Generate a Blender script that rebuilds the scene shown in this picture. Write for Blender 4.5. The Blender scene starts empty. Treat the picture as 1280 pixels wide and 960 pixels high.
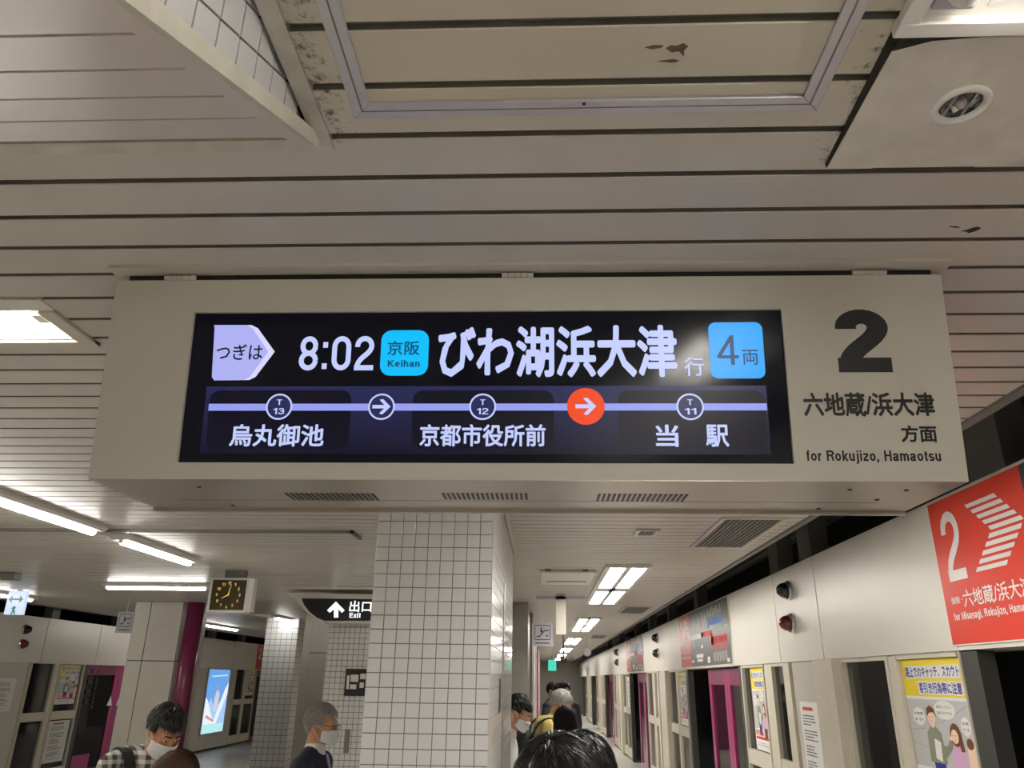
import bpy, bmesh, math, random
from mathutils import Vector, Matrix, noise
random.seed(7)
SC = bpy.context.scene
COL = SC.collection
PI = math.pi

# ------------------------------------------------------------------ camera
FPX, CAMZ = 950.0, 1.72
PSI, THE, RHO = (math.radians(a) for a in (2.5, 21.2, 0.8))
_f = Vector((-math.sin(PSI)*math.cos(THE), math.cos(PSI)*math.cos(THE), math.sin(THE)))
_u0 = Vector((math.sin(PSI)*math.sin(THE), -math.cos(PSI)*math.sin(THE), math.cos(THE)))
_x0 = _f.cross(_u0)
_u = _u0*math.cos(RHO) - _x0*math.sin(RHO)
_x = _x0*math.cos(RHO) + _u0*math.sin(RHO)
cam_data = bpy.data.cameras.new('camera')
cam_data.sensor_fit = 'HORIZONTAL'
cam_data.sensor_width = 36.0
cam_data.lens = FPX/1280*36.0
cam_data.clip_start = 0.05
cam_data.clip_end = 200
cam = bpy.data.objects.new('camera', cam_data)
COL.objects.link(cam)
cam.matrix_world = Matrix(((_x[0], _u[0], -_f[0], 0), (_x[1], _u[1], -_f[1], 0), (_x[2], _u[2], -_f[2], CAMZ), (0, 0, 0, 1)))
SC.camera = cam
EYE = Vector((0, 0, CAMZ))

# ------------------------------------------------------------------ world, exposure
world = bpy.data.worlds.new('world'); SC.world = world
world.use_nodes = True
world.node_tree.nodes['Background'].inputs[0].default_value = (0.9, 0.92, 1.0, 1)
world.node_tree.nodes['Background'].inputs[1].default_value = 0.02
SC.view_settings.view_transform = 'Standard'
SC.view_settings.look = 'None'
SC.view_settings.gamma = 1
SC.view_settings.exposure = 0.0
TUBE = 39.0          # strength of the fluorescent tubes
PANEL = 34.0          # strength of the square lamp panels

# ------------------------------------------------------------------ surveying helpers (where a line of sight meets a real plane)
def ray(px, py):
    return _f + _x*((px-640)/FPX) + _u*((480-py)/FPX)
def hit(px, py, p0, n):
    r = ray(px, py); n = Vector(n)
    return EYE + r*((Vector(p0)-EYE).dot(n)/r.dot(n))
def onz(px, py, z): return hit(px, py, (0, 0, z), (0, 0, 1))
def onx(px, py, x): return hit(px, py, (x, 0, 0), (1, 0, 0))
def ony(px, py, y): return hit(px, py, (0, y, 0), (0, 1, 0))

# ------------------------------------------------------------------ materials
MATS = {}
def s2l(c):
    return tuple(((v/255)/12.92 if v/255 <= 0.04045 else ((v/255+0.055)/1.055)**2.4) for v in c)
def mat(name, col, rough=0.5, metal=0.0, emit=None, strength=0.0, var=0.06, scale=8.0, bump=0.0, bscale=60.0, coat=0.0, spec=0.5, stretch=None):
    m = bpy.data.materials.new(name); m.use_nodes = True
    nt = m.node_tree; b = nt.nodes['Principled BSDF']
    c = (*col, 1)
    b.inputs['Roughness'].default_value = rough
    b.inputs['Metallic'].default_value = metal
    b.inputs['Specular IOR Level'].default_value = spec
    b.inputs['Coat Weight'].default_value = coat
    b.inputs['Base Color'].default_value = c
    tc = nt.nodes.new('ShaderNodeTexCoord')
    src = tc.outputs['Object']
    if stretch:
        mp = nt.nodes.new('ShaderNodeMapping'); mp.inputs['Scale'].default_value = stretch
        nt.links.new(src, mp.inputs[0]); src = mp.outputs[0]
    if var > 0:
        n = nt.nodes.new('ShaderNodeTexNoise'); n.inputs['Scale'].default_value = scale; n.inputs['Detail'].default_value = 5
        nt.links.new(src, n.inputs['Vector'])
        mx = nt.nodes.new('ShaderNodeMix'); mx.data_type = 'RGBA'
        mx.inputs[6].default_value = (*[max(0, v*(1-var*1.6)) for v in col], 1)
        mx.inputs[7].default_value = (*[min(1, v*(1+var)) for v in col], 1)
        nt.links.new(n.outputs['Fac'], mx.inputs[0]); nt.links.new(mx.outputs[2], b.inputs['Base Color'])
    if bump > 0:
        n2 = nt.nodes.new('ShaderNodeTexNoise'); n2.inputs['Scale'].default_value = bscale
        bp = nt.nodes.new('ShaderNodeBump'); bp.inputs['Strength'].default_value = bump; bp.inputs['Distance'].default_value = 0.003
        nt.links.new(src, n2.inputs['Vector']); nt.links.new(n2.outputs['Fac'], bp.inputs['Height']); nt.links.new(bp.outputs[0], b.inputs['Normal'])
    if emit:
        b.inputs['Emission Color'].default_value = (*emit, 1); b.inputs['Emission Strength'].default_value = strength
    MATS[name] = m
    return m
def emis(name, rgb, k=1.0):
    return mat(name, (0.01, 0.01, 0.01), 0.3, spec=.3, emit=s2l(rgb), strength=k, var=0)

PLANK = mat('plank_paint', (0.64, 0.60, 0.54), 0.36, var=0.07, scale=3.0, spec=0.5)
def add_dirt(m):
    """black mould and soot patches along the stair trim and the hatch plate"""
    nt = m.node_tree; b = nt.nodes['Principled BSDF']
    prev = b.inputs['Base Color'].links[0].from_socket
    L = nt.links.new; N = nt.nodes.new
    tc = N('ShaderNodeTexCoord'); sp = N('ShaderNodeSeparateXYZ'); L(tc.outputs['Object'], sp.inputs[0])
    def math_(op, a, b_=None, c_=None):
        n = N('ShaderNodeMath'); n.operation = op
        for i, v in enumerate((a, b_, c_)):
            if v is None: continue
            if isinstance(v, (int, float)): n.inputs[i].default_value = v
            else: L(v, n.inputs[i])
        return n.outputs[0]
    def mr(v, a0, a1, b0, b1):
        n = N('ShaderNodeMapRange'); L(v, n.inputs[0])
        for i, q in zip((1, 2, 3, 4), (a0, a1, b0, b1)): n.inputs[i].default_value = q
        return n.outputs[0]
    x, y = sp.outputs[0], sp.outputs[1]
    # zone by the stair trim, x about -0.40 .. -0.28, y < 1.19
    z1 = math_('MULTIPLY', mr(math_('ABSOLUTE', math_('ADD', x, 0.39)), 0.0, 0.14, 1, 0), mr(y, 1.17, 1.22, 1, 0))
    # zone along the lamp plate edge x = 0.565
    z2 = math_('MULTIPLY', mr(math_('ABSOLUTE', math_('ADD', x, -0.56)), 0.0, 0.09, 1, 0), mr(y, 1.27, 1.31, 1, 0))
    # everywhere, rare flecks
    zone = math_('MAXIMUM', z1, z2)
    n1 = N('ShaderNodeTexNoise'); n1.inputs['Scale'].default_value = 55; n1.inputs['Detail'].default_value = 8; n1.inputs['Roughness'].default_value = 0.7
    L(tc.outputs['Object'], n1.inputs['Vector'])
    th = math_('ADD', math_('MULTIPLY', zone, 0.27), n1.outputs['Fac'])
    d1 = mr(th, 0.76, 0.90, 0, 0.85)
    n2 = N('ShaderNodeTexNoise'); n2.inputs['Scale'].default_value = 26; n2.inputs['Detail'].default_value = 6; n2.inputs['Roughness'].default_value = 0.65
    L(tc.outputs['Object'], n2.inputs['Vector'])
    d2 = mr(n2.outputs['Fac'], 0.745, 0.78, 0, 0.8)
    d = math_('MAXIMUM', d1, d2)
    mx = N('ShaderNodeMix'); mx.data_type = 'RGBA'; L(d, mx.inputs[0]); L(prev, mx.inputs[6]); mx.inputs[7].default_value = (0.025, 0.022, 0.015, 1)
    # old yellowed paint nearer than the sign
    mx2 = N('ShaderNodeMix'); mx2.data_type = 'RGBA'; mx2.blend_type = 'MULTIPLY'
    L(math_('MULTIPLY', mr(y, 1.05, 1.25, 1, 0), mr(math_('ABSOLUTE', math_('ADD', x, -0.08)), 0.45, 0.65, 1, 0)), mx2.inputs[0])
    L(mx.outputs[2], mx2.inputs[6]); mx2.inputs[7].default_value = (1.0, 0.98, 0.88, 1)
    L(mx2.outputs[2], b.inputs['Base Color'])
add_dirt(PLANK)
GROOVE = mat('groove_dirt_shade', (0.21, 0.198, 0.16), 0.6, var=0.15, scale=12)  # dirt and recess shade of the grooves, put into one dark colour
SOFFIT = mat('soffit_paint', (0.70, 0.64, 0.59), 0.3, var=0.04)
TRIMW = mat('old_white_trim', (0.66, 0.63, 0.53), 0.5, var=0.2, scale=18)
ALU = mat('brushed_aluminium', (0.62, 0.60, 0.64), 0.38, 0.7, var=0.08, scale=30)
PLATE = mat('patched_plate_paint', (0.76, 0.72, 0.63), 0.5, var=0.16, scale=14)
WHITEP = mat('white_lamp_paint', (0.82, 0.79, 0.74), 0.4, var=0.03)
CREAM = mat('cream_enamel', (0.76, 0.72, 0.645), 0.36, 0.12, var=0.03, scale=2)
FRAME = mat('champagne_frame', (0.66, 0.61, 0.50), 0.42, 0.1, var=0.05)
SIGNP = mat('sign_panel_paint', (0.60, 0.57, 0.50), 0.42, var=0.03, scale=3, bump=0.05, bscale=300)
STEEL = mat('satin_underside', (0.52, 0.48, 0.43), 0.33, 0.75, var=0.05, scale=4, stretch=(1, 12, 1))
BLACK = mat('black_plastic', (0.008, 0.008, 0.009), 0.35, var=0)
INK = mat('black_ink', (0.012, 0.012, 0.013), 0.45, var=0)
DARK = mat('tunnel_concrete', (0.045, 0.043, 0.04), 0.9, var=0.25, scale=2)
GREYP = mat('grey_post_paint', (0.20, 0.19, 0.175), 0.5, var=0.1)
JAMB = mat('charcoal_jamb', (0.05, 0.048, 0.045), 0.4, var=0.08)
MAG = mat('magenta_enamel', (0.36, 0.028, 0.15), 0.3, var=0.04)
MAGD = mat('plum_enamel', (0.20, 0.02, 0.08), 0.28, var=0.04)
TILE = mat('white_glazed_tile', (0.76, 0.755, 0.76), 0.16, var=0.04, scale=1.2, coat=0.3)
GROUT = mat('grey_grout', (0.20, 0.19, 0.165), 0.9, var=0.1)
CLAD = mat('beige_cladding', (0.60, 0.57, 0.50), 0.35, 0.1, var=0.04)
SST = mat('stainless_sheet', (0.29, 0.275, 0.25), 0.35, 0.7, var=0.08, scale=3, stretch=(1, 1, 8))
FLOOR = mat('floor_tile', (0.62, 0.59, 0.54), 0.35, var=0.12, scale=3)
PAPER = mat('paper', (0.78, 0.77, 0.74), 0.6, var=0.02)
LAMP = mat('fluorescent_tube', (0.9, 0.9, 0.88), 0.4, emit=(1.0, 0.965, 0.895), strength=TUBE, var=0)
LPANEL = mat('lamp_diffuser', (0.9, 0.9, 0.88), 0.4, emit=(1.0, 0.965, 0.895), strength=PANEL, var=0)
RED = mat('red_sign_film', s2l((220, 66, 50)), 0.3, var=0.03)
WINK = mat('white_print', (0.80, 0.78, 0.76), 0.4, var=0)
MAPG = mat('charcoal_map_film', (0.07, 0.07, 0.07), 0.35, var=0.05)
BLUEP = mat('blue_print', s2l((50, 130, 210)), 0.4, var=0)
YEL = mat('yellow_print', s2l((235, 210, 40)), 0.5, var=0)
NAVYP = mat('navy_print', s2l((40, 35, 150)), 0.5, var=0)
REDP = mat('red_print', s2l((205, 60, 60)), 0.5, var=0)
SKINP = mat('poster_skin_tone', s2l((240, 205, 180)), 0.5, var=0)
BRNP = mat('poster_brown', s2l((110, 60, 30)), 0.5, var=0)
OLVP = mat('poster_olive', s2l((135, 140, 115)), 0.5, var=0)
PNKP = mat('poster_lilac', s2l((215, 165, 205)), 0.5, var=0)
PGRY = mat('poster_grey', s2l((190, 190, 190)), 0.5, var=0)
glass = mat('dark_tinted_glass', (0.03, 0.03, 0.03), 0.03, var=0, spec=0.6)
glass.node_tree.nodes['Principled BSDF'].inputs['Alpha'].default_value = 0.35
SKIN = mat('skin', s2l((200, 145, 110)), 0.5, var=0.05, scale=20)
HAIRK = mat('black_hair', (0.006, 0.005, 0.006), 0.75, var=0.2, scale=80, spec=.12, bump=.6, bscale=240)
STRK = mat('black_hair_strand', (0.018, 0.017, 0.018), 0.32, var=0.9, scale=40, spec=.8)
HAIRG = mat('grey_hair', (0.36, 0.35, 0.32), 0.55, var=0.4, scale=70, bump=.8, bscale=240)
HAIRB = mat('brown_hair', (0.050, 0.022, 0.011), 0.6, var=0.4, scale=60, spec=.2, bump=.6, bscale=240)
MASKM = mat('white_mask_fabric', (0.72, 0.72, 0.72), 0.8, var=0.03, bump=0.3, bscale=120)
EYEW = mat('eye_white', (0.75, 0.73, 0.7), 0.2, var=0)
EYEB = mat('eye_iris', (0.02, 0.01, 0.008), 0.15, var=0)
LIP = mat('lip', s2l((165, 95, 85)), 0.5, var=0)
TROUS = mat('dark_trousers', (0.03, 0.03, 0.04), 0.8, var=0.1)
SHOE = mat('black_shoe', (0.015, 0.015, 0.015), 0.4, var=0.05)

# ------------------------------------------------------------------ mesh helpers
def rootloc(o):
    while o.parent: o = o.parent
    return Vector(o.location)
class MB:
    def __init__(s): s.v = []; s.f = []
    def add(s, vs, fs):
        b = len(s.v); s.v += [Vector(v) for v in vs]; s.f += [tuple(b+i for i in f) for f in fs]; return s
    def box(s, x0, y0, z0, x1, y1, z1):
        if x0 > x1: x0, x1 = x1, x0
        if y0 > y1: y0, y1 = y1, y0
        if z0 > z1: z0, z1 = z1, z0
        return s.add([(x0,y0,z0),(x1,y0,z0),(x1,y1,z0),(x0,y1,z0),(x0,y0,z1),(x1,y0,z1),(x1,y1,z1),(x0,y1,z1)],
              [(0,3,2,1),(4,5,6,7),(0,1,5,4),(1,2,6,5),(2,3,7,6),(3,0,4,7)])
    def prism(s, pts, off):
        """planar polygon pts extruded by the vector off"""
        n = len(pts); pts = [Vector(p) for p in pts]; off = Vector(off)
        return s.add(pts+[p+off for p in pts], [tuple(range(n)), tuple(range(2*n-1, n-1, -1))]+[(i, i+n, (i+1) % n+n, (i+1) % n) for i in range(n)])
    def poly(s, pts): return s.add(pts, [tuple(range(len(pts)))])
    def tube(s, p0, p1, r0, r1=None, n=10, caps=True):
        r1 = r0 if r1 is None else r1
        p0, p1 = Vector(p0), Vector(p1); d = (p1-p0).normalized()
        a = d.orthogonal().normalized(); b = d.cross(a)
        vs = [p+(a*math.cos(2*PI*i/n)+b*math.sin(2*PI*i/n))*r for p, r in ((p0, r0), (p1, r1)) for i in range(n)]
        fs = [(i, (i+1) % n, (i+1) % n+n, i+n) for i in range(n)]
        if caps: fs += [tuple(range(n-1, -1, -1)), tuple(range(n, 2*n))]
        return s.add(vs, fs)
    def lathe(s, c, axis, prof, n=20):
        c = Vector(c); d = Vector(axis).normalized(); a = d.orthogonal().normalized(); b = d.cross(a)
        vs = []; fs = []
        for r, h in prof:
            vs += [c+d*h+(a*math.cos(2*PI*i/n)+b*math.sin(2*PI*i/n))*r for i in range(n)]
        for k in range(len(prof)-1):
            fs += [(k*n+i, k*n+(i+1) % n, (k+1)*n+(i+1) % n, (k+1)*n+i) for i in range(n)]
        return s.add(vs, fs)
    def ell(s, c, r, n=16, m=10, M=None):
        c = Vector(c); vs = []; fs = []
        for j in range(m+1):
            t = PI*j/m
            for i in range(n):
                p = Vector((r[0]*math.sin(t)*math.cos(2*PI*i/n), r[1]*math.sin(t)*math.sin(2*PI*i/n), r[2]*math.cos(t)))+c
                vs.append(M @ p if M else p)
        for j in range(m):
            fs += [(j*n+i, (j+1)*n+i, (j+1)*n+(i+1) % n, j*n+(i+1) % n) for i in range(n)]
        return s.add(vs, fs)
    def cap(s, p0, p1, r0, r1, n=12, sy=1.0):
        p0, p1 = Vector(p0), Vector(p1); d = (p1-p0); L = d.length; d.normalize()
        a = d.orthogonal().normalized(); b = d.cross(a)
        rings = []
        for k in range(5): t = PI/2*(1-k/4.0); rings.append((p0-d*r0*math.sin(t), r0*math.cos(t)))
        for k in range(5): t = PI/2*k/4.0; rings.append((p1+d*r1*math.sin(t), r1*math.cos(t)))
        vs = [c+(a*math.cos(2*PI*i/n)+b*math.sin(2*PI*i/n))*max(r, 1e-4) for c, r in rings for i in range(n)]
        fs = [(k*n+i, k*n+(i+1) % n, (k+1)*n+(i+1) % n, (k+1)*n+i) for k in range(len(rings)-1) for i in range(n)]
        return s.add(vs, fs)
    def xf(s, M): s.v = [M @ v for v in s.v]; return s
    def mesh(s, name, m=None, smooth=False, off=Vector((0, 0, 0)), fix=True):
        me = bpy.data.meshes.new(name)
        me.from_pydata([v-off for v in s.v], [], s.f)
        if fix:
            bm = bmesh.new(); bm.from_mesh(me)
            bmesh.ops.recalc_face_normals(bm, faces=bm.faces); bm.to_mesh(me); bm.free()
        if m: me.materials.append(m)
        if smooth: me.polygons.foreach_set('use_smooth', [True]*len(me.polygons))
        return me
    def build(s, name, m, parent=None, smooth=False, kind=None, bevel=0, fix=True, label=None):
        off = rootloc(parent) if parent else Vector((0, 0, 0))
        o = bpy.data.objects.new(name, s.mesh(name, m, smooth, off, fix)); COL.objects.link(o)
        if parent: o.parent = parent
        if kind: o['kind'] = kind
        if label: o['label'] = label
        if bevel:
            b = o.modifiers.new('bevel', 'BEVEL'); b.width = bevel; b.segments = 2; b.limit_method = 'ANGLE'
        return o
def thing(name, label, cat, loc, group=None):
    o = bpy.data.objects.new(name, None); COL.objects.link(o); o.location = loc; o.empty_display_size = 0.05
    o['label'] = label; o['category'] = cat
    if group: o['group'] = group
    return o
def tag(o, label, cat, group=None):
    o['label'] = label; o['category'] = cat
    if group: o['group'] = group
    return o
def struct(name, loc=(0, 0, 0)):
    o = bpy.data.objects.new(name, None); COL.objects.link(o); o.location = loc; o['kind'] = 'structure'; return o
def copy_child(src, parent, delta):
    c = src.copy(); COL.objects.link(c); c.parent = parent; c.location = Vector(src.location)+Vector(delta); return c

class Fr:
    """a flat face in the world: origin, right, up, outward"""
    def __init__(s, o, ex, ey, n): s.o, s.ex, s.ey, s.n = Vector(o), Vector(ex).normalized(), Vector(ey).normalized(), Vector(n).normalized()
    def P(s, u, v, d=0): return s.o+s.ex*u+s.ey*v+s.n*d
    def uv(s, px, py):
        p = hit(px, py, s.o, s.n)-s.o; return p.dot(s.ex), p.dot(s.ey)
TXT = {}
def text_geo(t, bold):
    k = (t, bold)
    if k in TXT: return TXT[k]
    if all(c in STROKE for c in t): TXT[k] = stroke_geo(t, .15+bold*1.6); return TXT[k]
    cu = bpy.data.curves.new('t', 'FONT'); cu.body = t; cu.resolution_u = 2
    o = bpy.data.objects.new('t', cu); COL.objects.link(o)
    bpy.context.view_layer.update()
    me = bpy.data.meshes.new_from_object(o)
    v0 = [tuple(v.co) for v in me.vertices]; f0 = [tuple(p.vertices) for p in me.polygons]
    bpy.data.objects.remove(o); bpy.data.curves.remove(cu); bpy.data.meshes.remove(me)
    vs, fs = list(v0), list(f0)
    if bold > 0:       # heavier weight: the same strokes laid side by side
        for i in range(8):
            a = 2*PI*i/8; n = len(vs)
            vs += [(x+bold*math.cos(a), y+bold*math.sin(a), (i+1)*4e-5) for x, y, _ in v0]; fs += [tuple(j+n for j in f) for f in f0]
    TXT[k] = (vs, fs); return TXT[k]
# a plain grotesque drawn with strokes: cap height 1, x-height .74
def _arc(cx, cy, rx, ry, a0, a1, n=14):
    return [(cx+rx*math.cos(math.radians(a0+(a1-a0)*i/n)), cy+ry*math.sin(math.radians(a0+(a1-a0)*i/n))) for i in range(n+1)]
def _bez(p, q, r, t, n=10):
    return [tuple((1-s)**3*p[i]+3*(1-s)**2*s*q[i]+3*(1-s)*s*s*r[i]+s**3*t[i] for i in (0, 1)) for s in [j/n for j in range(n+1)]]
def _g(c, w):
    h = w/2; X = .74
    if c == ' ': return .26, []
    if c == 'T': return .58, [[(0, 1-h), (.58, 1-h)], [(.29, 0), (.29, 1-w)]]
    if c == '2':
        W = .58; r = W/2-h
        a = _arc(W/2, 1-h-r*1.0, r, r, 188, -22)
        e = a[-1]
        return W, [a+_bez(e, (e[0]-.08, e[1]-.20), (h*1.1, .36), (h*1.12, w*.5), 10)[1:], [(0.0, h), (W, h)]]
    if c == '0': W = .58; return W, [_arc(W/2, 1-h-.24, W/2-h, .24, 0, 180)+_arc(W/2, h+.24, W/2-h, .24, 180, 360)+[(W-h, 1-h-.24)]]
    if c == '8': W = .58; return W, [_arc(W/2, .5+h*.0+(.5-h)/2, W/2-h-.02, (.5-h)/2, 0, 360, 28), _arc(W/2, h+(.5-h)/2, W/2-h, (.5-h)/2, 0, 360, 28)]
    if c == ':': return w*1.2, [[(h*1.2, 0.04), (h*1.2, .04+w*1.1)], [(h*1.2, .66), (h*1.2, .66+w*1.1)]]
    if c == '4': W = .60; return W, [[(W*.72, 0), (W*.72, 1)], [(W, .27), (h*.9, .27)], [(h*.9, .27-h*.4), (W*.72, .97)]]
    if c == '1': return .36, [[(.36-h, 0), (.36-h, 1)], [(0, .76), (.14, .79), (.36-h*1.2, .94)]]
    if c == '3': W = .56; return W, [_arc(W/2-.01, 1-h-.21, W/2-h-.01, .21, 170, -90)+[(W*.35, .55-h*.2)], [(W*.35, .55)]+_arc(W/2-.01, h+.24, W/2-h+.01, .245, 90, -170)]
    if c == 'i': return w, [[(h, 0), (h, X)], [(h, 1-w), (h, 1)]]
    if c == 'j': return w+.08, [[(.08+h, X), (.08+h, -.1), (.04+h, -.17), (0, -.19)], [(.08+h, 1-w), (.08+h, 1)]]
    if c == 'o': W = .54; return W, [_arc(W/2, X/2, W/2-h, X/2-h, 0, 360, 26)]
    if c == 'r': return .30, [[(h, 0), (h, X)], [(h, X*.55)]+_arc(.33, X*.5, .33-h, X/2-h, 170, 95, 6)]
    if c == 'f': return .28, [[(.14, 0), (.14, .82), (.17, .92), (.28, 1-h)], [(0, X-h), (.28, X-h)]]
    if c == 't': return .28, [[(.14, .92), (.14, .12), (.18, h*1.1), (.28, h)], [(0, X-h), (.28, X-h)]]
    if c == 'k': return .50, [[(h, 0), (h, 1)], [(h, .25), (.46, X)], [(.20, .40), (.48, 0)]]
    if c == 'u': W = .50; return W, [[(h, X)]+_arc(W/2, W/2, W/2-h, W/2-h, 180, 360, 12)+[(W-h, X)], [(W-h, 0), (W-h, .3)]]
    if c == 'n': W = .50; return W, [[(h, 0)]+_arc(W/2, X-W/2, W/2-h, W/2-h, 180, 0, 12)+[(W-h, 0)], [(h, X-.3), (h, X)]]
    if c == 'h': W = .50; return W, [[(h, 0)]+_arc(W/2, X-W/2, W/2-h, W/2-h, 180, 0, 12)+[(W-h, 0)], [(h, 0), (h, 1)]]
    if c == 'm': W = .80; q = W/2+h; return W, [[(h, 0)]+_arc(q/2, X-q/2, q/2-h, q/2-h, 180, 0, 12)+[(q-h, 0)], [(q-h, 0)]+_arc(q-w+q/2, X-q/2, q/2-h, q/2-h, 180, 0, 12)+[(W-h, 0)], [(h, X-.3), (h, X)]]
    if c == 'z': return .46, [[(0, X-h), (.46, X-h)], [(.42, X-w), (.05, w)], [(0, h), (.46, h)]]
    if c == 'x': return .48, [[(.03, 0), (.45, X)], [(.45, 0), (.03, X)]]
    if c == ',': return w, [[(h, w*1.1), (h, 0), (h*.2, -.14)]]
    if c == 'H': return .66, [[(h, 0), (h, 1)], [(.66-h, 0), (.66-h, 1)], [(h, .53), (.66-h, .53)]]
    if c == 'E': return .56, [[(h, 0), (h, 1)], [(h, h), (.56, h)], [(h, 1-h), (.55, 1-h)], [(h, .53), (.52, .53)]]
    if c == 'K': return .66, [[(h, 0), (h, 1)], [(h, .36), (.61, 1)], [(.24, .54), (.63, 0)]]
    if c == 'M': return .80, [[(h, 0), (h, 1)], [(.8-h, 0), (.8-h, 1)], [(h*1.3, .97), (.4, .05), (.8-h*1.3, .97)]]
    if c == 'R': return .64, [[(h, 0), (h, 1)], [(h, 1-h), (.38, 1-h)]+_arc(.40, .74, .23-h*.4, .26-h, 90, -90, 10)+[(h, .48)], [(.40, .46), (.50, .40), (.54, .2), (.58, 0)]]
    if c == 'a': return .52, [[(.04, X*.72)]+_arc(.25, X-h-.14, .19, .14, 165, 20, 8)+[(.46-h, .12), (.50, h*.5)], [(.46-h, X*.58), (.30, X*.53), (.12, X*.46)]+_arc(.20, .20, .19-h*.6, .20-h, 140, 300, 8)+[(.34, .12), (.46-h, .26)]]
    if c == 's': return .46, [_arc(.23, X-h-.14, .17, .14, 25, 200, 10)+[(.14, X*.54), (.32, X*.46)]+_arc(.23, h+.15, .18, .15, 20, -155, 10)]
    if c == 'e': W = .54; return W, [_arc(W/2, X/2, W/2-h, X/2-h, -35, -0, 2)[:1] and list(reversed(_arc(W/2, X/2, W/2-h, X/2-h, 4, 318, 24))), [(h, X/2+.01), (W-h, X/2+.01)]]
    if c == 'g': W = .52; return W, [_arc(W/2, X/2, W/2-h, X/2-h, 0, 360, 24), [(W-h, X), (W-h, -.02)]+_arc(W/2, -.04, W/2-h, .15, 0, -160, 8)]
STROKE = set(' T208:413ijorftkunhmzx,HEKMRaseg')
def stroke_geo(t, w):
    vs, fs = [], []; x = 0; lay = 0
    for c in t:
        W, lines = _g(c, w)
        for ln in lines:
            n = len(ln); lay += 1
            for i, p in enumerate(ln):
                a = ln[max(0, i-1)]; b = ln[min(n-1, i+1)]
                d1 = Vector((p[0]-a[0], p[1]-a[1])); d2 = Vector((b[0]-p[0], b[1]-p[1]))
                if d1.length < 1e-6: d1 = d2
                if d2.length < 1e-6: d2 = d1
                d1.normalize(); d2.normalize(); tg = (d1+d2)
                tg = tg.normalized() if tg.length > 1e-4 else d1
                nn = Vector((-tg.y, tg.x)); k_ = 1/max(.6, nn.dot(Vector((-d1.y, d1.x))))
                if c == 'M' or c == 'j': k_ = min(k_, 1.2)
                for sgn in (1, -1): vs.append((x+p[0]+nn.x*sgn*w/2*k_, p[1]+nn.y*sgn*w/2*k_, (lay % 5)*4e-5))
            b0 = len(vs)-2*n
            fs += [(b0+2*i, b0+2*i+1, b0+2*i+3, b0+2*i+2) for i in range(n-1)]
        x += W+.12
    return vs, fs
def text(t, fr, box, d, m, parent, bold=0.0, name='lettering', mb=None):
    vs, fs = text_geo(t, bold)
    xs = [v[0] for v in vs]; ys = [v[1] for v in vs]
    x0, x1, y0, y1 = min(xs), max(xs), min(ys), max(ys); u0, v0, u1, v1 = box
    pts = [fr.P(u0+(v[0]-x0)/(x1-x0)*(u1-u0), v0+(v[1]-y0)/(y1-y0)*(v1-v0), d+v[2]) for v in vs]
    if mb is not None: mb.add(pts, fs); return
    return MB().add(pts, fs).build(name, m, parent, fix=False)
def pbox(fr, x0, y0, x1, y1):
    """image rectangle to a rectangle on the face fr"""
    xm, ym = (x0+x1)/2, (y0+y1)/2
    return fr.uv(x0, ym)[0], fr.uv(xm, y1)[1], fr.uv(x1, ym)[0], fr.uv(xm, y0)[1]
def rect(fr, b, d=0): return [fr.P(b[0], b[1], d), fr.P(b[2], b[1], d), fr.P(b[2], b[3], d), fr.P(b[0], b[3], d)]
def rrect_uv(b, r, n=6):
    u0, v0, u1, v1 = b; out = []
    for cx, cy, a0 in ((u1-r, v0+r, -90), (u1-r, v1-r, 0), (u0+r, v1-r, 90), (u0+r, v0+r, 180)):
        for i in range(n+1):
            a = math.radians(a0+90*i/n); out.append((cx+r*math.cos(a), cy+r*math.sin(a)))
    return out
def shape(fr, uvs, d): return [fr.P(u, v, d) for u, v in uvs]
def circ(c, rx, ry=None, n=28):
    ry = ry or rx; return [(c[0]+rx*math.cos(2*PI*i/n), c[1]+ry*math.sin(2*PI*i/n)) for i in range(n)]

# ================================================================== THE SETTING
CEIL = 2.682
XR, XL = 2.015, -8.125
ZB, ZT = 1.876, 2.604        # door header bottom and top
YN, YF = -6.0, 48.0
fl = struct('floor')
MB().box(-8.3, YN, -0.3, 2.2, YF, 0).build('platform_slab', FLOOR, fl)
MB().box(2.25, YN, -1.4, 5.2, YF, -1.2).build('track_bed', DARK, fl)
MB().box(-11.4, YN, -1.4, -8.35, YF, -1.2).build('track_bed', DARK, fl)
w = struct('wall_tunnel_right'); MB().box(5.2, YN, -1.4, 5.35, YF, 4.3).build('tunnel_lining', DARK, w)
w = struct('wall_tunnel_left'); MB().box(-11.55, YN, -1.4, -11.4, YF, 4.3).build('tunnel_lining', DARK, w)
w = struct('wall_far'); MB().box(-11.4, YF, -1.4, 5.2, YF+.15, 4.3).build('end_lining', CREAM, w)
w = struct('wall_near'); MB().box(-11.4, YN-.15, -1.4, 5.2, YN, 4.3).build('end_lining', CLAD, w)
MB().box(-11.4, YN, 4.2, 5.2, YF, 4.3).build('slab_soffit', DARK, struct('ceiling_structural_slab'))

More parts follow.
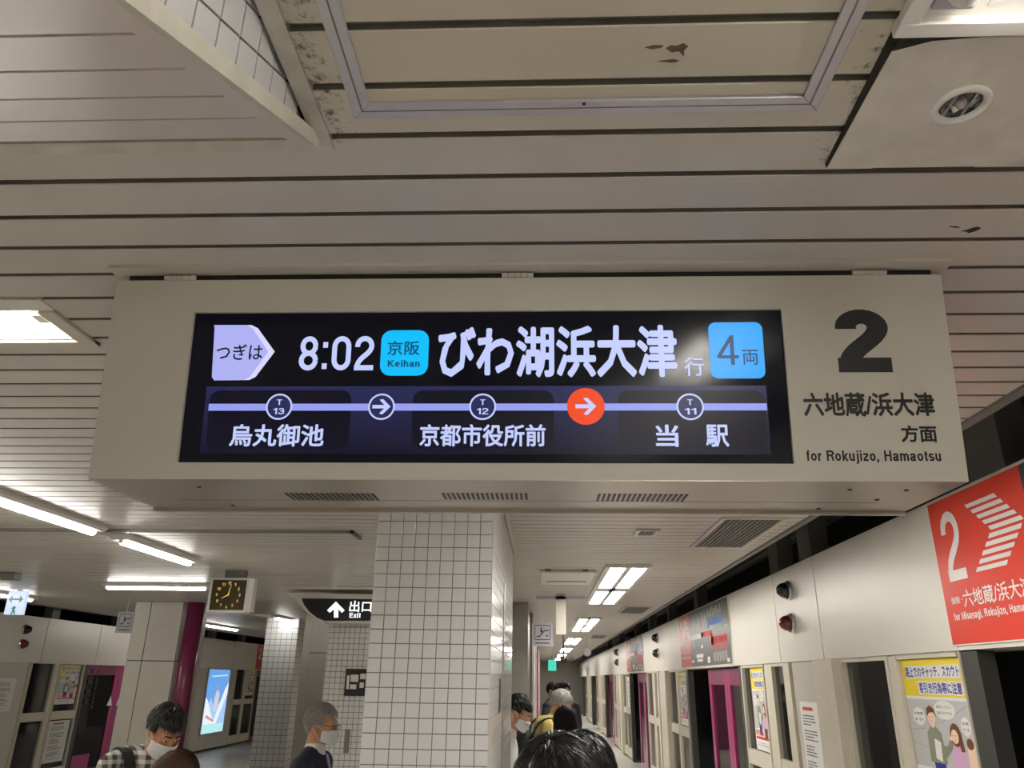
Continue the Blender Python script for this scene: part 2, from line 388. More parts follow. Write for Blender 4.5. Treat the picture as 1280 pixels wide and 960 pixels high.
ceil = struct('ceiling')
P = 0.13; G = 0.016
XE, XW = 1.641, -7.67         # the two long edges of the slatted ceiling
SX, SY = -0.42, 1.19          # corner of the stair soffit
def plank_segments(y0, y1):
    """x ranges a plank covers; the stair opening and the recessed lamp are left out"""
    if y1 <= SY: return [(SX, .66), (.86, XE), (XW, -3.34)] if y1 > 1.05 else [(SX, XE), (XW, -3.34)]
    if y0 < 1.2: return [(XW, .66), (.86, XE)]
    if y0 >= 1.82-.01 and y1 <= 2.08+.01: return [(-1.385, XE), (XW, -4.6)]
    return [(XW, XE)]
def plank_mb(x0, x1, y0, y1):
    m = MB(); z = CEIL
    pr = [(y0, z+.015), (y0, z+.002), (y0+.002, z), (y1-.002, z), (y1, z+.002), (y1, z+.015)]
    return m.prism([(x0, a, b) for a, b in pr], (x1-x0, 0, 0))
k = -46
while k*P < 7.8:
    y0, y1 = k*P+G/2, (k+1)*P-G/2
    if y1 > SY > y0: y0 = max(y0, 1.175)
    for x0, x1 in plank_segments(y0, y1):
        o = plank_mb(x0, x1, y0, y1).build('ceiling_plank', PLANK, ceil)
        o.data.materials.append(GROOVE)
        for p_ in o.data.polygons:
            if abs(p_.normal.y) > .9: p_.material_index = 1  # side lips coloured dark so the recess reads as shaded
    k += 1
far = MB()
while k*P < YF:
    y0, y1 = k*P+G/2, (k+1)*P-G/2
    far.box(XW, y0, CEIL, XE, y1, CEIL+.0144); k += 1
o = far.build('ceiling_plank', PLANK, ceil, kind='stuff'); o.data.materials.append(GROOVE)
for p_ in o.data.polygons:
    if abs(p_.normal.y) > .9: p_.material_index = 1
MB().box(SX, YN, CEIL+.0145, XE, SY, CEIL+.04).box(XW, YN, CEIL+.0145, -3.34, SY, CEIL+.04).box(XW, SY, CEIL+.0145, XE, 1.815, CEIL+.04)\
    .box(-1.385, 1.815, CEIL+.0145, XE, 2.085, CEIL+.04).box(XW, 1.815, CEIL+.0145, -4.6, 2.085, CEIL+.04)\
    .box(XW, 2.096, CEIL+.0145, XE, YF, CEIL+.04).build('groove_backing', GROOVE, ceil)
def flake(px, py, pts, m, name):
    c = onz(px, py, CEIL); MB().prism([(c.x+a*.01, c.y+b*.01, CEIL-.0012) for a, b in pts], (0, 0, .0012)).build(name, m, ceil)
BRN = mat('bare_primer', (.16, .11, .06), .8, var=.4, scale=90); PEEL = mat('dark_peel', (.03, .024, .02), .8, var=.3, scale=90)
flake(848, 60, [(-2, 0), (-1, .8), (.2, .6), (1.2, 1.8), (1.0, .4), (1.5, -.4), (.6, -1), (-.2, -.5), (-1.4, -.6)], BRN, 'paint_flake')
flake(820, 58, [(-1.8, .1), (-.6, .5), (.9, .2), (1.2, -.2), (-.4, -.3)], BRN, 'paint_flake')
flake(838, 76, [(-2, 0), (.5, .3), (1.4, 0), (.4, -.35)], BRN, 'paint_flake')
flake(1212, 287, [(-1.6, .5), (-.4, .7), (.4, 1.3), (1.6, .5), (2.2, -.6), (1.2, -1.2), (.2, -.7), (-.6, .1)], PEEL, 'paint_flake')
flake(1194, 283, [(-1.5, -.1), (0, .4), (1.2, .3), (.2, 0)], PEEL, 'paint_flake')
# edge trims of the ceiling towards both tracks
MB().box(XE, YN, CEIL-.012, XE+.035, YF, CEIL+.05).build('trim_1', GREYP)['kind'] = 'structure'
MB().box(XE+.06, YN, CEIL+.02, XE+.10, YF, CEIL+.06).build('trim_2', GREYP)['kind'] = 'structure'
MB().box(XW-.035, YN, CEIL-.012, XW, YF, CEIL+.05).build('trim_3', GREYP)['kind'] = 'structure'
# shallow raised strip (expansion trim) across the left of the ceiling
o = MB().box(-6.2, 5.32, CEIL-.022, -1.34, 5.345, CEIL).box(-1.36, 5.32, CEIL-.022, -1.34, 5.6, CEIL).build('trim_4', GREYP); o['kind'] = 'structure'
o = MB().box(-6.2, 5.345, CEIL-.012, -1.36, 5.42, CEIL).build('trim_5', CREAM); o['kind'] = 'structure'

# ---------------------------------------------------------------- stair soffit, upper left
st = thing('staircase', 'sloping underside of the stairs with pale slats and tiled triangular side, upper left', 'staircase', (-1.9, 0, 0))
SL = 0.49
def soff(x, y, d=0):     # point on the soffit, d below it
    n = Vector((0, SL, -1)).normalized()
    return Vector((x, y, CEIL-(SY-.01-y)*SL-0.004))+n*d
ylist = []
for yy in (45, 89, 123, 152, 166):
    n = Vector((0, SL, -1)); ylist.append(hit(40, yy, soff(0, 0), n).y)
dy = (ylist[3]-ylist[0])/3
ys = [ylist[3]+dy*i for i in (0,)] + [ylist[3]-dy*i for i in range(1, 28)]
edges = [SY-.045]+ys
for a, b in zip(edges[:-1], edges[1:]):
    m = MB(); p = [soff(-3.3, b+.004), soff(-3.3, b+.004, -.011), soff(-3.3, a-.004, -.011), soff(-3.3, a-.004)]
    m.prism(p, (3.3-.47, 0, 0)).build('soffit_plank', SOFFIT, st)
yb = edges[-1]
MB().prism([soff(-3.3, yb, -.012), soff(-3.3, SY-.01, -.012), soff(-3.3, SY-.01, -.05), soff(-3.3, yb, -.05)], (2.83, 0, 0)).build('soffit_backing', GROOVE, st)
# lower rail along the side wall: underside strip and upright lip
MB().prism([soff(-.475, yb, .007), soff(-.475, SY-.02, .007), soff(-.475, SY-.02, -.005), soff(-.475, yb, -.005)], (.035, 0, 0)).build('side_rail', SOFFIT, st)
MB().prism([soff(-.44, yb, .017), soff(-.44, SY-.02, .012), soff(-.44, SY-.01, -.016), soff(-.44, yb, -.016)], (.012, 0, 0)).build('side_rail', TRIMW, st)
# tiled side wall between the rail and the ceiling: backing plus tile courses that follow the slope
MB().prism([soff(-.47, yb, -.04), soff(-.47, SY-.08, -.04), Vector((-.47, SY-.08, CEIL+.25)), Vector((-.47, yb, CEIL+.25))], (.02, 0, 0)).build('side_backing', INK, st)
T = .062
tcount = 0
for r in range(12):
    for c in range(30):
        y = SY-.10-c*T; 
        q = []
        for cy, cd in ((0, 0), (-1, 0), (-1, 1), (0, 1)):
            yy = y+cy*(T-.004)*1.0
            lo = soff(0, yy, -.018).z+(r+.03)*T*1.1
            q.append(Vector((-.451, yy-0*cd, lo+cd*(T*1.1-.005))))
        if q[0].z > CEIL+.02 or q[1].z > CEIL+.02 or y < 0.2: continue
        MB().prism(q, (.006, 0, 0)).build('tile', TILE, st); tcount += 1
# white kerb trims round the opening
MB().box(XW, SY-.02, CEIL-.006, -.405, SY+.012, CEIL+.03).build('opening_trim', TRIMW, st)
MB().box(-.4375, YN+1, CEIL-.006, -.405, SY-.0205, CEIL+.03).build('opening_trim', TRIMW, st)
MB().box(XW, SY-.045, CEIL+.0, -.45, SY-.02, CEIL+.06).build('opening_curb', TRIMW, st)
MB().box(-.45, YN+1, CEIL+.01, -.4375, SY-.05, CEIL+.4).build('opening_curb', INK, st)
MB().box(-.47, SY-.06, CEIL-.004, -.4375, SY-.0, CEIL+.05).build('opening_curb', TRIMW, st)

# ---------------------------------------------------------------- access hatch frame
ht = thing('access_hatch_frame', 'silver aluminium frame of a square access hatch in the ceiling above the display', 'hatch', (.08, .8, CEIL))
def mitre(x0, y0, x1, y1, w, z0, z1):
    pass
hx0, hx1, hy1, hy0 = -.345, .492, 1.112, .30
w_ = .036
for (a, b, c, d) in (((hx0, hy1), (hx1, hy1), (hx1-w_, hy1-w_), (hx0+w_, hy1-w_)), ((hx0, hy0), (hx0, hy1), (hx0+w_, hy1-w_), (hx0+w_, hy0+w_)),
                     ((hx1, hy0), (hx1-w_, hy0+w_), (hx1-w_, hy1-w_), (hx1, hy1)), ((hx0, hy0), (hx0+w_, hy0+w_), (hx1-w_, hy0+w_), (hx1, hy0))):
    MB().prism([(p[0], p[1], CEIL-.007) for p in (a, b, c, d)], (0, 0, .007)).build('frame_bar', ALU, ht, bevel=.0015)
q = w_*.48
gm = MB()
gm.box(hx0+q, hy0+q, CEIL-.0078, hx0+q+.003, hy1-q, CEIL-.0068).box(hx1-q-.003, hy0+q, CEIL-.0078, hx1-q, hy1-q, CEIL-.0068).box(hx0+q, hy1-q-.002, CEIL-.0078, hx1-q, hy1-q, CEIL-.0068)
gm.build('seam', GROOVE, ht)
s = onz(730, 130, CEIL-.008)
MB().lathe((s.x, s.y, CEIL-.0075), (0, 0, -1), [(0.0001, .001), (.0035, .001), (.0035, 0)], 10).build('screw', INK, ht)

# ---------------------------------------------------------------- repair plate with downlight
a, b = .566, .945
pl = thing('ceiling_plate', 'square pale ceiling plate with sooty left edge holding a round downlight', 'panel', (.75, 1.1, CEIL))
c = onz(1201, 131, CEIL-.006)
bm_ = bmesh.new(); out_ = [(.566, .95), (.566, 1.279), (.912, 1.279), (.945, 1.245), (.945, .95)]
lv = [[bm_.verts.new((x-.75, y-1.1, -.006)) for x, y in out_], [bm_.verts.new((c.x+.040*math.cos(2*PI*i/32)-.75, c.y+.040*math.sin(2*PI*i/32)-1.1, -.006)) for i in range(32)]]
ed_ = [bm_.edges.new((l[i], l[(i+1) % len(l)])) for l in lv for i in range(len(l))]
bmesh.ops.triangle_fill(bm_, edges=ed_, use_beauty=True)
r_ = bmesh.ops.extrude_face_region(bm_, geom=bm_.faces[:])
bmesh.ops.translate(bm_, vec=(0, 0, .0055), verts=[v for v in r_['geom'] if isinstance(v, bmesh.types.BMVert)])
bmesh.ops.recalc_face_normals(bm_, faces=bm_.faces); me_ = bpy.data.meshes.new('plate_sheet'); bm_.to_mesh(me_); bm_.free(); me_.materials.append(PLATE)
o = bpy.data.objects.new('plate_sheet', me_); COL.objects.link(o); o.parent = pl
MB().prism([(.551, .93, CEIL-.0045), (.561, 1.272, CEIL-.0045), (.566, 1.279, CEIL-.0045), (.567, .93, CEIL-.0045)], (0, 0, .0045)).build('sooty_sealant', mat('soot', (.03, .027, .02), .9, var=.4, scale=40, bump=1, bscale=80), pl)
MB().prism([(.566, .93, CEIL-.004), (.566, .975, CEIL-.004), (.62, .955, CEIL-.004), (.72, .947, CEIL-.004), (.72, .93, CEIL-.004)], (0, 0, .004)).xf(Matrix.Translation((0, 0, -.003))).build('sooty_sealant', MATS['soot'], pl)
c = onz(1201, 131, CEIL-.006)
dl = thing('downlight', 'small round recessed downlight, unlit, in the pale ceiling plate', 'lamp', (c.x, c.y, CEIL-.006))
MB().lathe(c, (0, 0, -1), [(.049, 0), (.049, .004), (.044, .007), (.037, .006), (.035, -.002)], 36).build('rim', WHITEP, dl, smooth=True)
MB().lathe(c, (0, 0, 1), [(.0385, -.004), (.037, .008), (.031, .018), (.018, .025), (.0005, .026)], 36).build('reflector', mat('chrome_reflector', (.42, .42, .42), .12, .95, var=.3, scale=60), dl, smooth=True)
MB().ell((c.x, c.y, c.z+.006), (.011, .011, .014)).build('bulb', mat('bulb_glass', (.45, .40, .38), .1, .2, var=0), dl, smooth=True)
for dx in (-.016, .016): MB().box(c.x+dx-.0015, c.y-.03, c.z+.001, c.x+dx+.0015, c.y+.03, c.z+.004).build('guard_wire', ALU, dl)
MB().lathe((c.x, c.y, c.z-.004), (0, 0, -1), [(.0005, -.004), (.004, -.004), (.004, .003), (.0005, .003)], 12).build('lens_boss', EYEW, dl)
# ---------------------------------------------------------------- near luminaire (upper right)
nl = thing('square_luminaire', 'white open ceiling luminaire with round lamp socket, upper right corner', 'lamp', (.75, .0, CEIL))
x0, x1, y0, y1 = .548, .945, -1.2, .936
zz = CEIL-.02
MB().box(x0, y1-.028, zz, x1, y1, CEIL).build('frame_bar', WHITEP, nl, bevel=.002)
MB().box(x0, y0, zz, x0+.03, y1-.028, CEIL).build('frame_bar', WHITEP, nl, bevel=.002)
MB().box(x1-.03, y0, zz, x1, y1-.028, CEIL).build('frame_bar', WHITEP, nl, bevel=.002)
MB().box(x0+.03, y0, CEIL-.004, x1-.03, y1-.028, CEIL-.001).build('reflector_pan', WHITEP, nl)
s = onz(1200, 4, CEIL-.03)
MB().box(s.x-.030, s.y-.01, CEIL-.02, s.x+.030, s.y+.02, CEIL-.004).build('socket_bracket', ALU, nl)
MB().lathe((s.x, s.y-.005, CEIL-.026), (0, -1, 0), [(.0005, 0), (.020, 0), (.024, .006), (.024, .03), (.018, .034), (.0005, .034)], 24).build('lamp_socket', WHITEP, nl, smooth=False)
MB().prism([(s.x+.06, s.y+.028, CEIL-.006), (s.x+.18, s.y-.05, CEIL-.03), (s.x+.18, s.y-.8, CEIL-.03), (s.x+.06, s.y-.8, CEIL-.006)], (0, 0, .002)).build('reflector_wing', WHITEP, nl)
MB().tube((s.x, s.y-.04, CEIL-.03), (s.x, s.y-1.16, CEIL-.03), .014, n=12).build('fluorescent_tube', LAMP, nl)
MB().tube((s.x+.12, s.y-.03, CEIL-.045), (s.x+.12, s.y-1.2, CEIL-.045), .014, n=12).build('fluorescent_tube', LAMP, nl)  # second tube added out of view to brighten the reflector pan

# ---------------------------------------------------------------- recessed lamp at the left edge
rl = thing('recessed_lamp', 'wide recessed ceiling lamp with beige frame, left of the display board', 'lamp', (-2.8, 1.98, CEIL))
rx0, rx1, ry0, ry1 = -4.6, -1.385, 1.885, 2.125
MB().box(rx0, 1.82, CEIL-.004, rx1, ry0, CEIL+.004).build('front_flange', WHITEP, rl)
MB().box(rx0, ry1-.035, CEIL-.010, rx1, ry1, CEIL+.004).build('back_flange', FRAME, rl)
MB().prism([(rx1-.05, ry0, CEIL-.012), (rx1, ry0, CEIL-.012), (rx1, ry1, CEIL-.012), (rx1-.05, ry1, CEIL-.012)], (0, 0, .016)).build('end_flange', FRAME, rl, bevel=.003)
MB().box(rx0, ry0, CEIL, rx1-.045, ry0+.006, CEIL+.10).box(rx0, ry1-.04, CEIL, rx1-.045, ry1-.034, CEIL+.10).box(rx0, ry0, CEIL+.10, rx1-.045, ry1-.034, CEIL+.106).box(rx1-.051, ry0, CEIL, rx1-.045, ry1-.034, CEIL+.1).build('reflector_box', WHITEP, rl)
MB().tube((rx1-.13, 1.99, CEIL+.045), (-2.55, 1.99, CEIL+.045), .018, n=12).build('fluorescent_tube', LAMP, rl)
MB().tube((-2.65, 1.99, CEIL+.045), (-3.8, 1.99, CEIL+.045), .018, n=12).build('fluorescent_tube', LAMP, rl)
MB().box(rx1-.13, 1.965, CEIL+.02, rx1-.10, 2.015, CEIL+.1).build('socket', WHITEP, rl)

# ---------------------------------------------------------------- line of bare tube fixtures, left
def tube_fixture(x, ya, yb, label, group=None, along='y', z=CEIL, drop=.05, src=[None]):
    L = yb-ya
    t = thing('tube_lamp', label, 'lamp', (x, ya, z) if along == 'y' else (ya, x, z), group)
    V = (lambda a, b, c: (x+a, ya+b, z+c)) if along == 'y' else (lambda a, b, c: (ya+b, x+a, z+c))
    pts = [V(-.085, -.06, -.001), V(-.085, -.06, -.022), V(-.06, -.06, -.040), V(.06, -.06, -.040), V(.085, -.06, -.022), V(.085, -.06, -.001)]
    MB().prism(pts, Vector(V(0, L+.12, 0))-Vector(V(0, 0, 0))).build('reflector', WHITEP, t)
    for e in (-.03, L+.03):
        b = MB(); p, q2 = V(-.014, e-.012, -.04), V(.014, e+.012, -.062); b.box(*p, *q2).build('socket', WHITEP, t)
    MB().tube(V(0, -.02, -.046), V(0, L+.02, -.046), .025, n=12).build('fluorescent_tube', LAMP, t)
    return t
tube_fixture(-3.13, 3.95, 5.16, 'long fluorescent tube lamp reaching the left edge, nearest of its line')
tube_fixture(-3.13, 5.60, 6.70, 'fluorescent tube lamp between the left edge and the gold wall clock')
tube_fixture(-3.13, 2.5, 3.6, 'fluorescent tube lamp just outside the left edge of the view')
for i, yy in enumerate((-4.2, -2.7, -1.4, -.1)):
    tube_fixture(-3.6 if yy < 0 else -4.2, yy, yy+1.12, 'tube lamp behind the photographer, in the left lamp line, %s' % ('farthest back', 'third back', 'second back', 'first back')[i])
tube_fixture(8.75, -4.95, -3.86, 'thin crosswise tube lamp seen edge-on left of the gold clock', along='x')
tube_fixture(-4.56, 13.4, 14.9, 'short bright tube lamp under the exit sign, before the far tiled pillar')
tube_fixture(-6.72, 15.0, 17.2, 'far tube lamp above the left platform doors, right of the crimson post')
tube_fixture(-6.95, 8.6, 10.4, 'tube lamp over the left platform doors near the green arrow sign')
for i, yy in enumerate((-3, 1.5, 5.0)):
    tube_fixture(-6.7, yy, yy+1.2, 'tube lamp over the left platform edge, %s outside the view' % ('farthest', 'middle', 'nearest')[i])

# ---------------------------------------------------------------- four-panel luminaires, right
def quad_lamp(Y, label, half=False):
    t = thing('four_panel_lamp', label, 'lamp', (.76, Y, CEIL), 'four-panel ceiling lamps over the right platform')
    E_ = 1.68 if half else 3.45
    f_ = MB().box(.55, Y-.05, CEIL-.03, .60, Y+E_+.05, CEIL).box(.925, Y-.05, CEIL-.03, .965, Y+E_+.05, CEIL).box(.6, Y-.05, CEIL-.03, .925, Y, CEIL).box(.6, Y+E_, CEIL-.03, .925, Y+E_+.05, CEIL)\
        .box(.737, Y, CEIL-.03, .788, Y+E_, CEIL)
    if not half: f_.box(.6, Y+1.60, CEIL-.03, .925, Y+1.95, CEIL)
    f_.build('frame', WHITEP, t)
    for a, b in ((.60, .737), (.788, .925)):
        for c, d in ((0, 1.60), (1.95, 3.45))[:1 if half else 2]:
            MB().box(a, Y+c, CEIL-.022, b, Y+d, CEIL-.004).build('diffuser', LPANEL, t)
    return t
quad_lamp(2.45, 'added two-panel ceiling lamp, unseen behind the display board', True)  # added unseen, continuing the lamp row, to brighten the right door header
for i, Y in enumerate((6.95, 13.15, 19.5, 25.8, 32.1, 38.4)):
    quad_lamp(Y, 'four-panel ceiling lamp over the right platform, %s from the display' % ('first', 'second', 'third', 'fourth', 'fifth', 'sixth and last')[i])
quad_lamp(-4.9, 'four-panel ceiling lamp behind the photographer')

# ================================================================== THE DISPLAY BOARD
TI = math.radians(7.25)
Y0, Z0 = 1.676, 2.656
DXL, DXR = -1.089, 0.973
face = Fr((0, Y0, Z0), (1, 0, 0), (0, -math.sin(TI), math.cos(TI)), (0, -math.cos(TI), -math.sin(TI)))
FH = .506
bp = face.P(0, -FH); YB0, ZB0 = bp.y, bp.z
YBK = onz(640, 637.5, ZB0).y
db = thing('display_board', 'large off-white hanging train display board with lit dark screen and platform number 2', 'sign', (-.058, 1.9, CEIL))
# housing
tb = .012
MB().prism([(DXL, Y0+.02, Z0), (DXL, YB0+.012, ZB0+.004), (DXL, YBK-.012, ZB0+.004), (DXL, YBK+.05, Z0)], (DXR-DXL, 0, 0)).build('housing', BLACK, db)
for xa, nm in ((DXL, 'side_panel'), (DXR-.006, 'side_panel')):
    MB().prism([(xa, Y0+.004, Z0), (xa, YB0+.002, ZB0), (xa, YBK, ZB0), (xa, YBK+.064, Z0)], (.006, 0, 0)).build(nm, SIGNP, db)
sc_q = [face.uv(*p) for p in ((242.7, 391), (976.7, 386), (993, 579.3), (220.7, 578.3))]
su0 = (sc_q[0][0]+sc_q[3][0])/2; su1 = (sc_q[1][0]+sc_q[2][0])/2; sv1 = (sc_q[0][1]+sc_q[1][1])/2; sv0 = (sc_q[2][1]+sc_q[3][1])/2
fm = MB(); dep = .010
for b in ((DXL, sv1, DXR, 0), (DXL, -FH, DXR, sv0), (DXL, sv0, su0, sv1), (su1, sv0, DXR, sv1)):
    fm.prism(rect(face, b, 0), face.n*-dep)
fm.build('face_panel', SIGNP, db)
MB().prism([(DXL+.001, YB0, ZB0-.001), (DXL+.001, YBK, ZB0-.001), (DXL+.001, YBK, ZB0+.004), (DXL+.001, YB0, ZB0+.004)], (DXR-DXL-.002, 0, 0)).build('underside', STEEL, db)
MB().box(DXL, YBK-.012, ZB0-.010, DXR, YBK+.004, ZB0-.001).build('back_lip', STEEL, db)
MB().box(DXL+.12, YB0+.22, ZB0-.0016, DXR-.12, YB0+.2215, ZB0-.001).build('seam', GROOVE, db)
MB().box(DXL-.008, Y0-.035, CEIL-.010, DXR+.018, Y0+.02, CEIL).build('mounting_rail', SIGNP, db)
MB().box(DXL+.03, Y0+.005, Z0-.002, DXR-.02, Y0+.03, CEIL-.004).build('shadow_strip', BLACK, db)  # solid black strip drawn for the shadow between rail and face
for xa, xb, yc in ((206, 245, 350), (627, 667, 347), (1065, 1108, 343)):
    ua, ub = face.uv(xa, yc)[0], face.uv(xb, yc)[0]
    hg = MB(); n = 5
    for i in range(n):
        a = ua+(ub-ua)*i/n; hg.tube((a+.0008, Y0-.002, Z0+.006), (a+(ub-ua)/n-.0008, Y0-.002, Z0+.006), .006, n=10)
    hg.build('hinge', SIGNP, db)
for (xa, ya, xb, yb_) in ((357, 616, 475, 624), (550, 616, 664, 623.5), (742, 617, 862, 625.5)):
    p0, p1 = onz(xa, ya, ZB0), onz(xb, yb_, ZB0); ym0 = onz((xa+xb)/2, ya, ZB0).y; ym1 = onz((xa+xb)/2, yb_, ZB0).y
    x_a, x_b = onz(xa+3, (ya+yb_)/2, ZB0).x, onz(xb-3, (ya+yb_)/2, ZB0).x
    vm = MB(); n = 18
    for i in range(n):
        xx = x_a+(x_b-x_a)*(i+.2)/n; vm.box(xx, min(ym0, ym1), ZB0-.0025, xx+(x_b-x_a)/n*.55, max(ym0, ym1), ZB0-.0012)
    vm.build('vent_slots', INK, db)
for px, py in ((249, 608), (291, 631), (1062, 611.5), (1096, 624), (1023, 635), (1133, 612)):
    p = onz(px, py, ZB0); MB().lathe((p.x, p.y, ZB0-.001), (0, 0, -1), [(.0001, .002), (.005, .002), (.006, 0)], 10).build('screw', INK, db)
# printed lettering on the face panel
text('2', face, pbox(face, 1045, 387, 1111.5, 465.5), .0008, INK, db, .05)
text('六地蔵/浜大津', face, pbox(face, 1004, 490.5, 1168, 521), .0008, INK, db, .03)
text('方面', face, pbox(face, 1126, 531.5, 1171, 553), .0008, INK, db, .03)
text('for Rokujizo, Hamaotsu', face, pbox(face, 1008, 563, 1176, 580), .0008, INK, db, .015)

# the screen
scr_m = mat('screen_black', (0.003, 0.003, 0.004), 0.13, emit=s2l((3, 4, 12)), strength=1, var=0, spec=.3)
scr = MB().prism(rect(face, (su0, sv0, su1, sv1), -.009), face.n*-.002).build('screen', scr_m, db)
E_TXT = emis('screen_white', (196, 206, 255), 1.0)
E_LINE = emis('screen_periwinkle', (150, 158, 238), 1.0)
E_CY = emis('screen_cyan', (0, 190, 250), 1.0)
E_CYT = emis('screen_cyan_text', (8, 60, 110), 1.0)
E_BADGE = emis('screen_lavender', (174, 178, 243), 1.0)
E_BADGE2 = emis('screen_lavender_light', (215, 216, 255), 1.0)
E_INK = emis('screen_ink', (14, 14, 40), 1.0)
E_OR = emis('screen_orange', (240, 72, 22), 1.0)
E_RING = emis('screen_node_fill', (38, 40, 84), 1.0)
E_PAN = emis('screen_dark_panel', (2, 2, 24), 1.0)
E_PANE = emis('screen_panel_edge', (16, 17, 52), 1.0)
# navy lower band: its own picture content brightens upwards
E_NAVY = emis('screen_navy', (25, 27, 72), 1.0)
nt = E_NAVY.node_tree; tcn = nt.nodes.new('ShaderNodeTexCoord'); sp = nt.nodes.new('ShaderNodeSeparateXYZ'); cr = nt.nodes.new('ShaderNodeValToRGB')
nt.links.new(tcn.outputs['Generated'], sp.inputs[0]); nt.links.new(sp.outputs[2], cr.inputs[0])
cr.color_ramp.elements[0].color = (*s2l((6, 6, 32)), 1); cr.color_ramp.elements[1].color = (*s2l((36, 39, 84)), 1)
nt.links.new(cr.outputs[0], nt.nodes['Principled BSDF'].inputs['Emission Color'])
D0 = -.0088
def PB(x0, y0, x1, y1): return pbox(face, x0, y0, x1, y1)
def flat(uvs, d, m, name): return MB().poly(shape(face, uvs, D0+d)).build(name, m, scr, fix=False)
bz = PB(252, 481.5, 962, 567)
flat([(bz[0], bz[1]), (bz[2], bz[1]), (bz[2], bz[3]), (bz[0], bz[3])], .0002, E_NAVY, 'lower_band')
for x0_, x1_ in ((257, 437), (514, 693), (773, 960)):
    b = PB(x0_, 486.5, x1_, 562); flat(rrect_uv(b, .026), .0003, E_PANE, 'station_panel')
    g = .002; flat(rrect_uv((b[0]+g, b[1]+g, b[2]-g, b[3]-g), .024), .0004, E_PAN, 'station_panel')
b = PB(259, 503.5, 960, 512.3); flat([(b[0], b[1]), (b[2], b[1]), (b[2], b[3]), (b[0], b[3])], .0006, E_LINE, 'route_line')
PXM = (face.uv(700, 506)[0]-face.uv(600, 506)[0])/100
def arrow(cx, cy, r, m, d):
    k_ = r
    pts = [(-.72, -.14), (.22, -.14), (-.18, -.56), (.10, -.62), (.72, 0), (.10, .62), (-.18, .56), (.22, .14), (-.72, .14)]
    flat([(cx+a*k_, cy+b_*k_) for a, b_ in pts], d, m, 'arrow')
for cx_, t1, t2 in ((347.5, 'T', '13'), (603, 'T', '12'), (863.5, 'T', '11')):
    u, v = face.uv(cx_, 507.5); r = 17*PXM
    flat(circ((u, v), r, n=40), .0008, E_TXT, 'station_node'); flat(circ((u, v), r*.87, n=40), .0010, E_RING, 'station_node')
    text(t1, face, (u-.0065, v+.004, u+.0065, v+.018), D0+.0012, E_TXT, scr, 0, 'lettering')
    text(t2, face, (u-.014, v-.019, u+.014, v-.0035), D0+.0012, E_TXT, scr, 0, 'lettering')
u, v = face.uv(476, 507.5); flat(circ((u, v), 17*PXM, n=40), .0008, E_TXT, 'station_node'); flat(circ((u, v), 14.8*PXM, n=40), .0010, E_RING, 'station_node'); arrow(u, v, 16*PXM, E_TXT, .0012)
u, v = face.uv(732.5, 507); flat(circ((u, v), 23.5*PXM, n=48), .0008, E_OR, 'train_position'); arrow(u, v, 18*PXM, E_TXT, .0012)
# つぎは pentagon badge
def quv(pts): return [face.uv(*p) for p in pts]
flat(quv([(266, 405), (313, 405), (321, 409), (342, 438.5), (318, 470), (310, 474), (266, 474.5), (263, 470), (266.5, 409)]), .0006, E_BADGE2, 'next_badge')
flat(quv([(266, 405), (307, 405), (314, 409), (334, 438.5), (311, 470), (303, 474), (266, 474.5), (263, 470), (266.5, 409)]), .0008, E_BADGE, 'next_badge')
text('つぎは', face, PB(269, 429, 327, 449), D0+.0012, E_INK, scr, .012)
text('8:02', face, PB(373, 419, 466.5, 462), D0+.0012, E_TXT, scr, 0)
flat(rrect_uv(PB(475, 411.5, 535, 468.5), .026), .0006, E_CY, 'line_badge')
text('京阪', face, PB(483.5, 425, 524, 443), D0+.0012, E_CYT, scr, .014)
text('Keihan', face, PB(484, 448.5, 524, 458), D0+.0012, E_CYT, scr, .014)
text('びわ湖浜大津', face, PB(547, 405.5, 847, 471), D0+.0012, E_TXT, scr, .031)
text('行', face, PB(856, 445.5, 881, 469), D0+.0012, E_TXT, scr, .01)
flat(rrect_uv(PB(887.5, 401.5, 956, 472), .018), .0006, emis('screen_sky', (40, 165, 250), 1.0), 'car_badge')
text('4', face, PB(896, 418, 924, 455), D0+.0012, E_CYT, scr, -.03)
text('両', face, PB(929, 436, 949, 455), D0+.0012, E_CYT, scr, .008)
text('烏丸御池', face, PB(285.5, 529.5, 404, 557.5), D0+.0012, E_TXT, scr, .022)
text('京都市役所前', face, PB(524, 529.5, 682, 557.5), D0+.0012, E_TXT, scr, .022)
text('当', face, PB(820, 530, 849, 558), D0+.0012, E_TXT, scr, .022)
text('駅', face, PB(883, 530, 912, 558), D0+.0012, E_TXT, scr, .022)

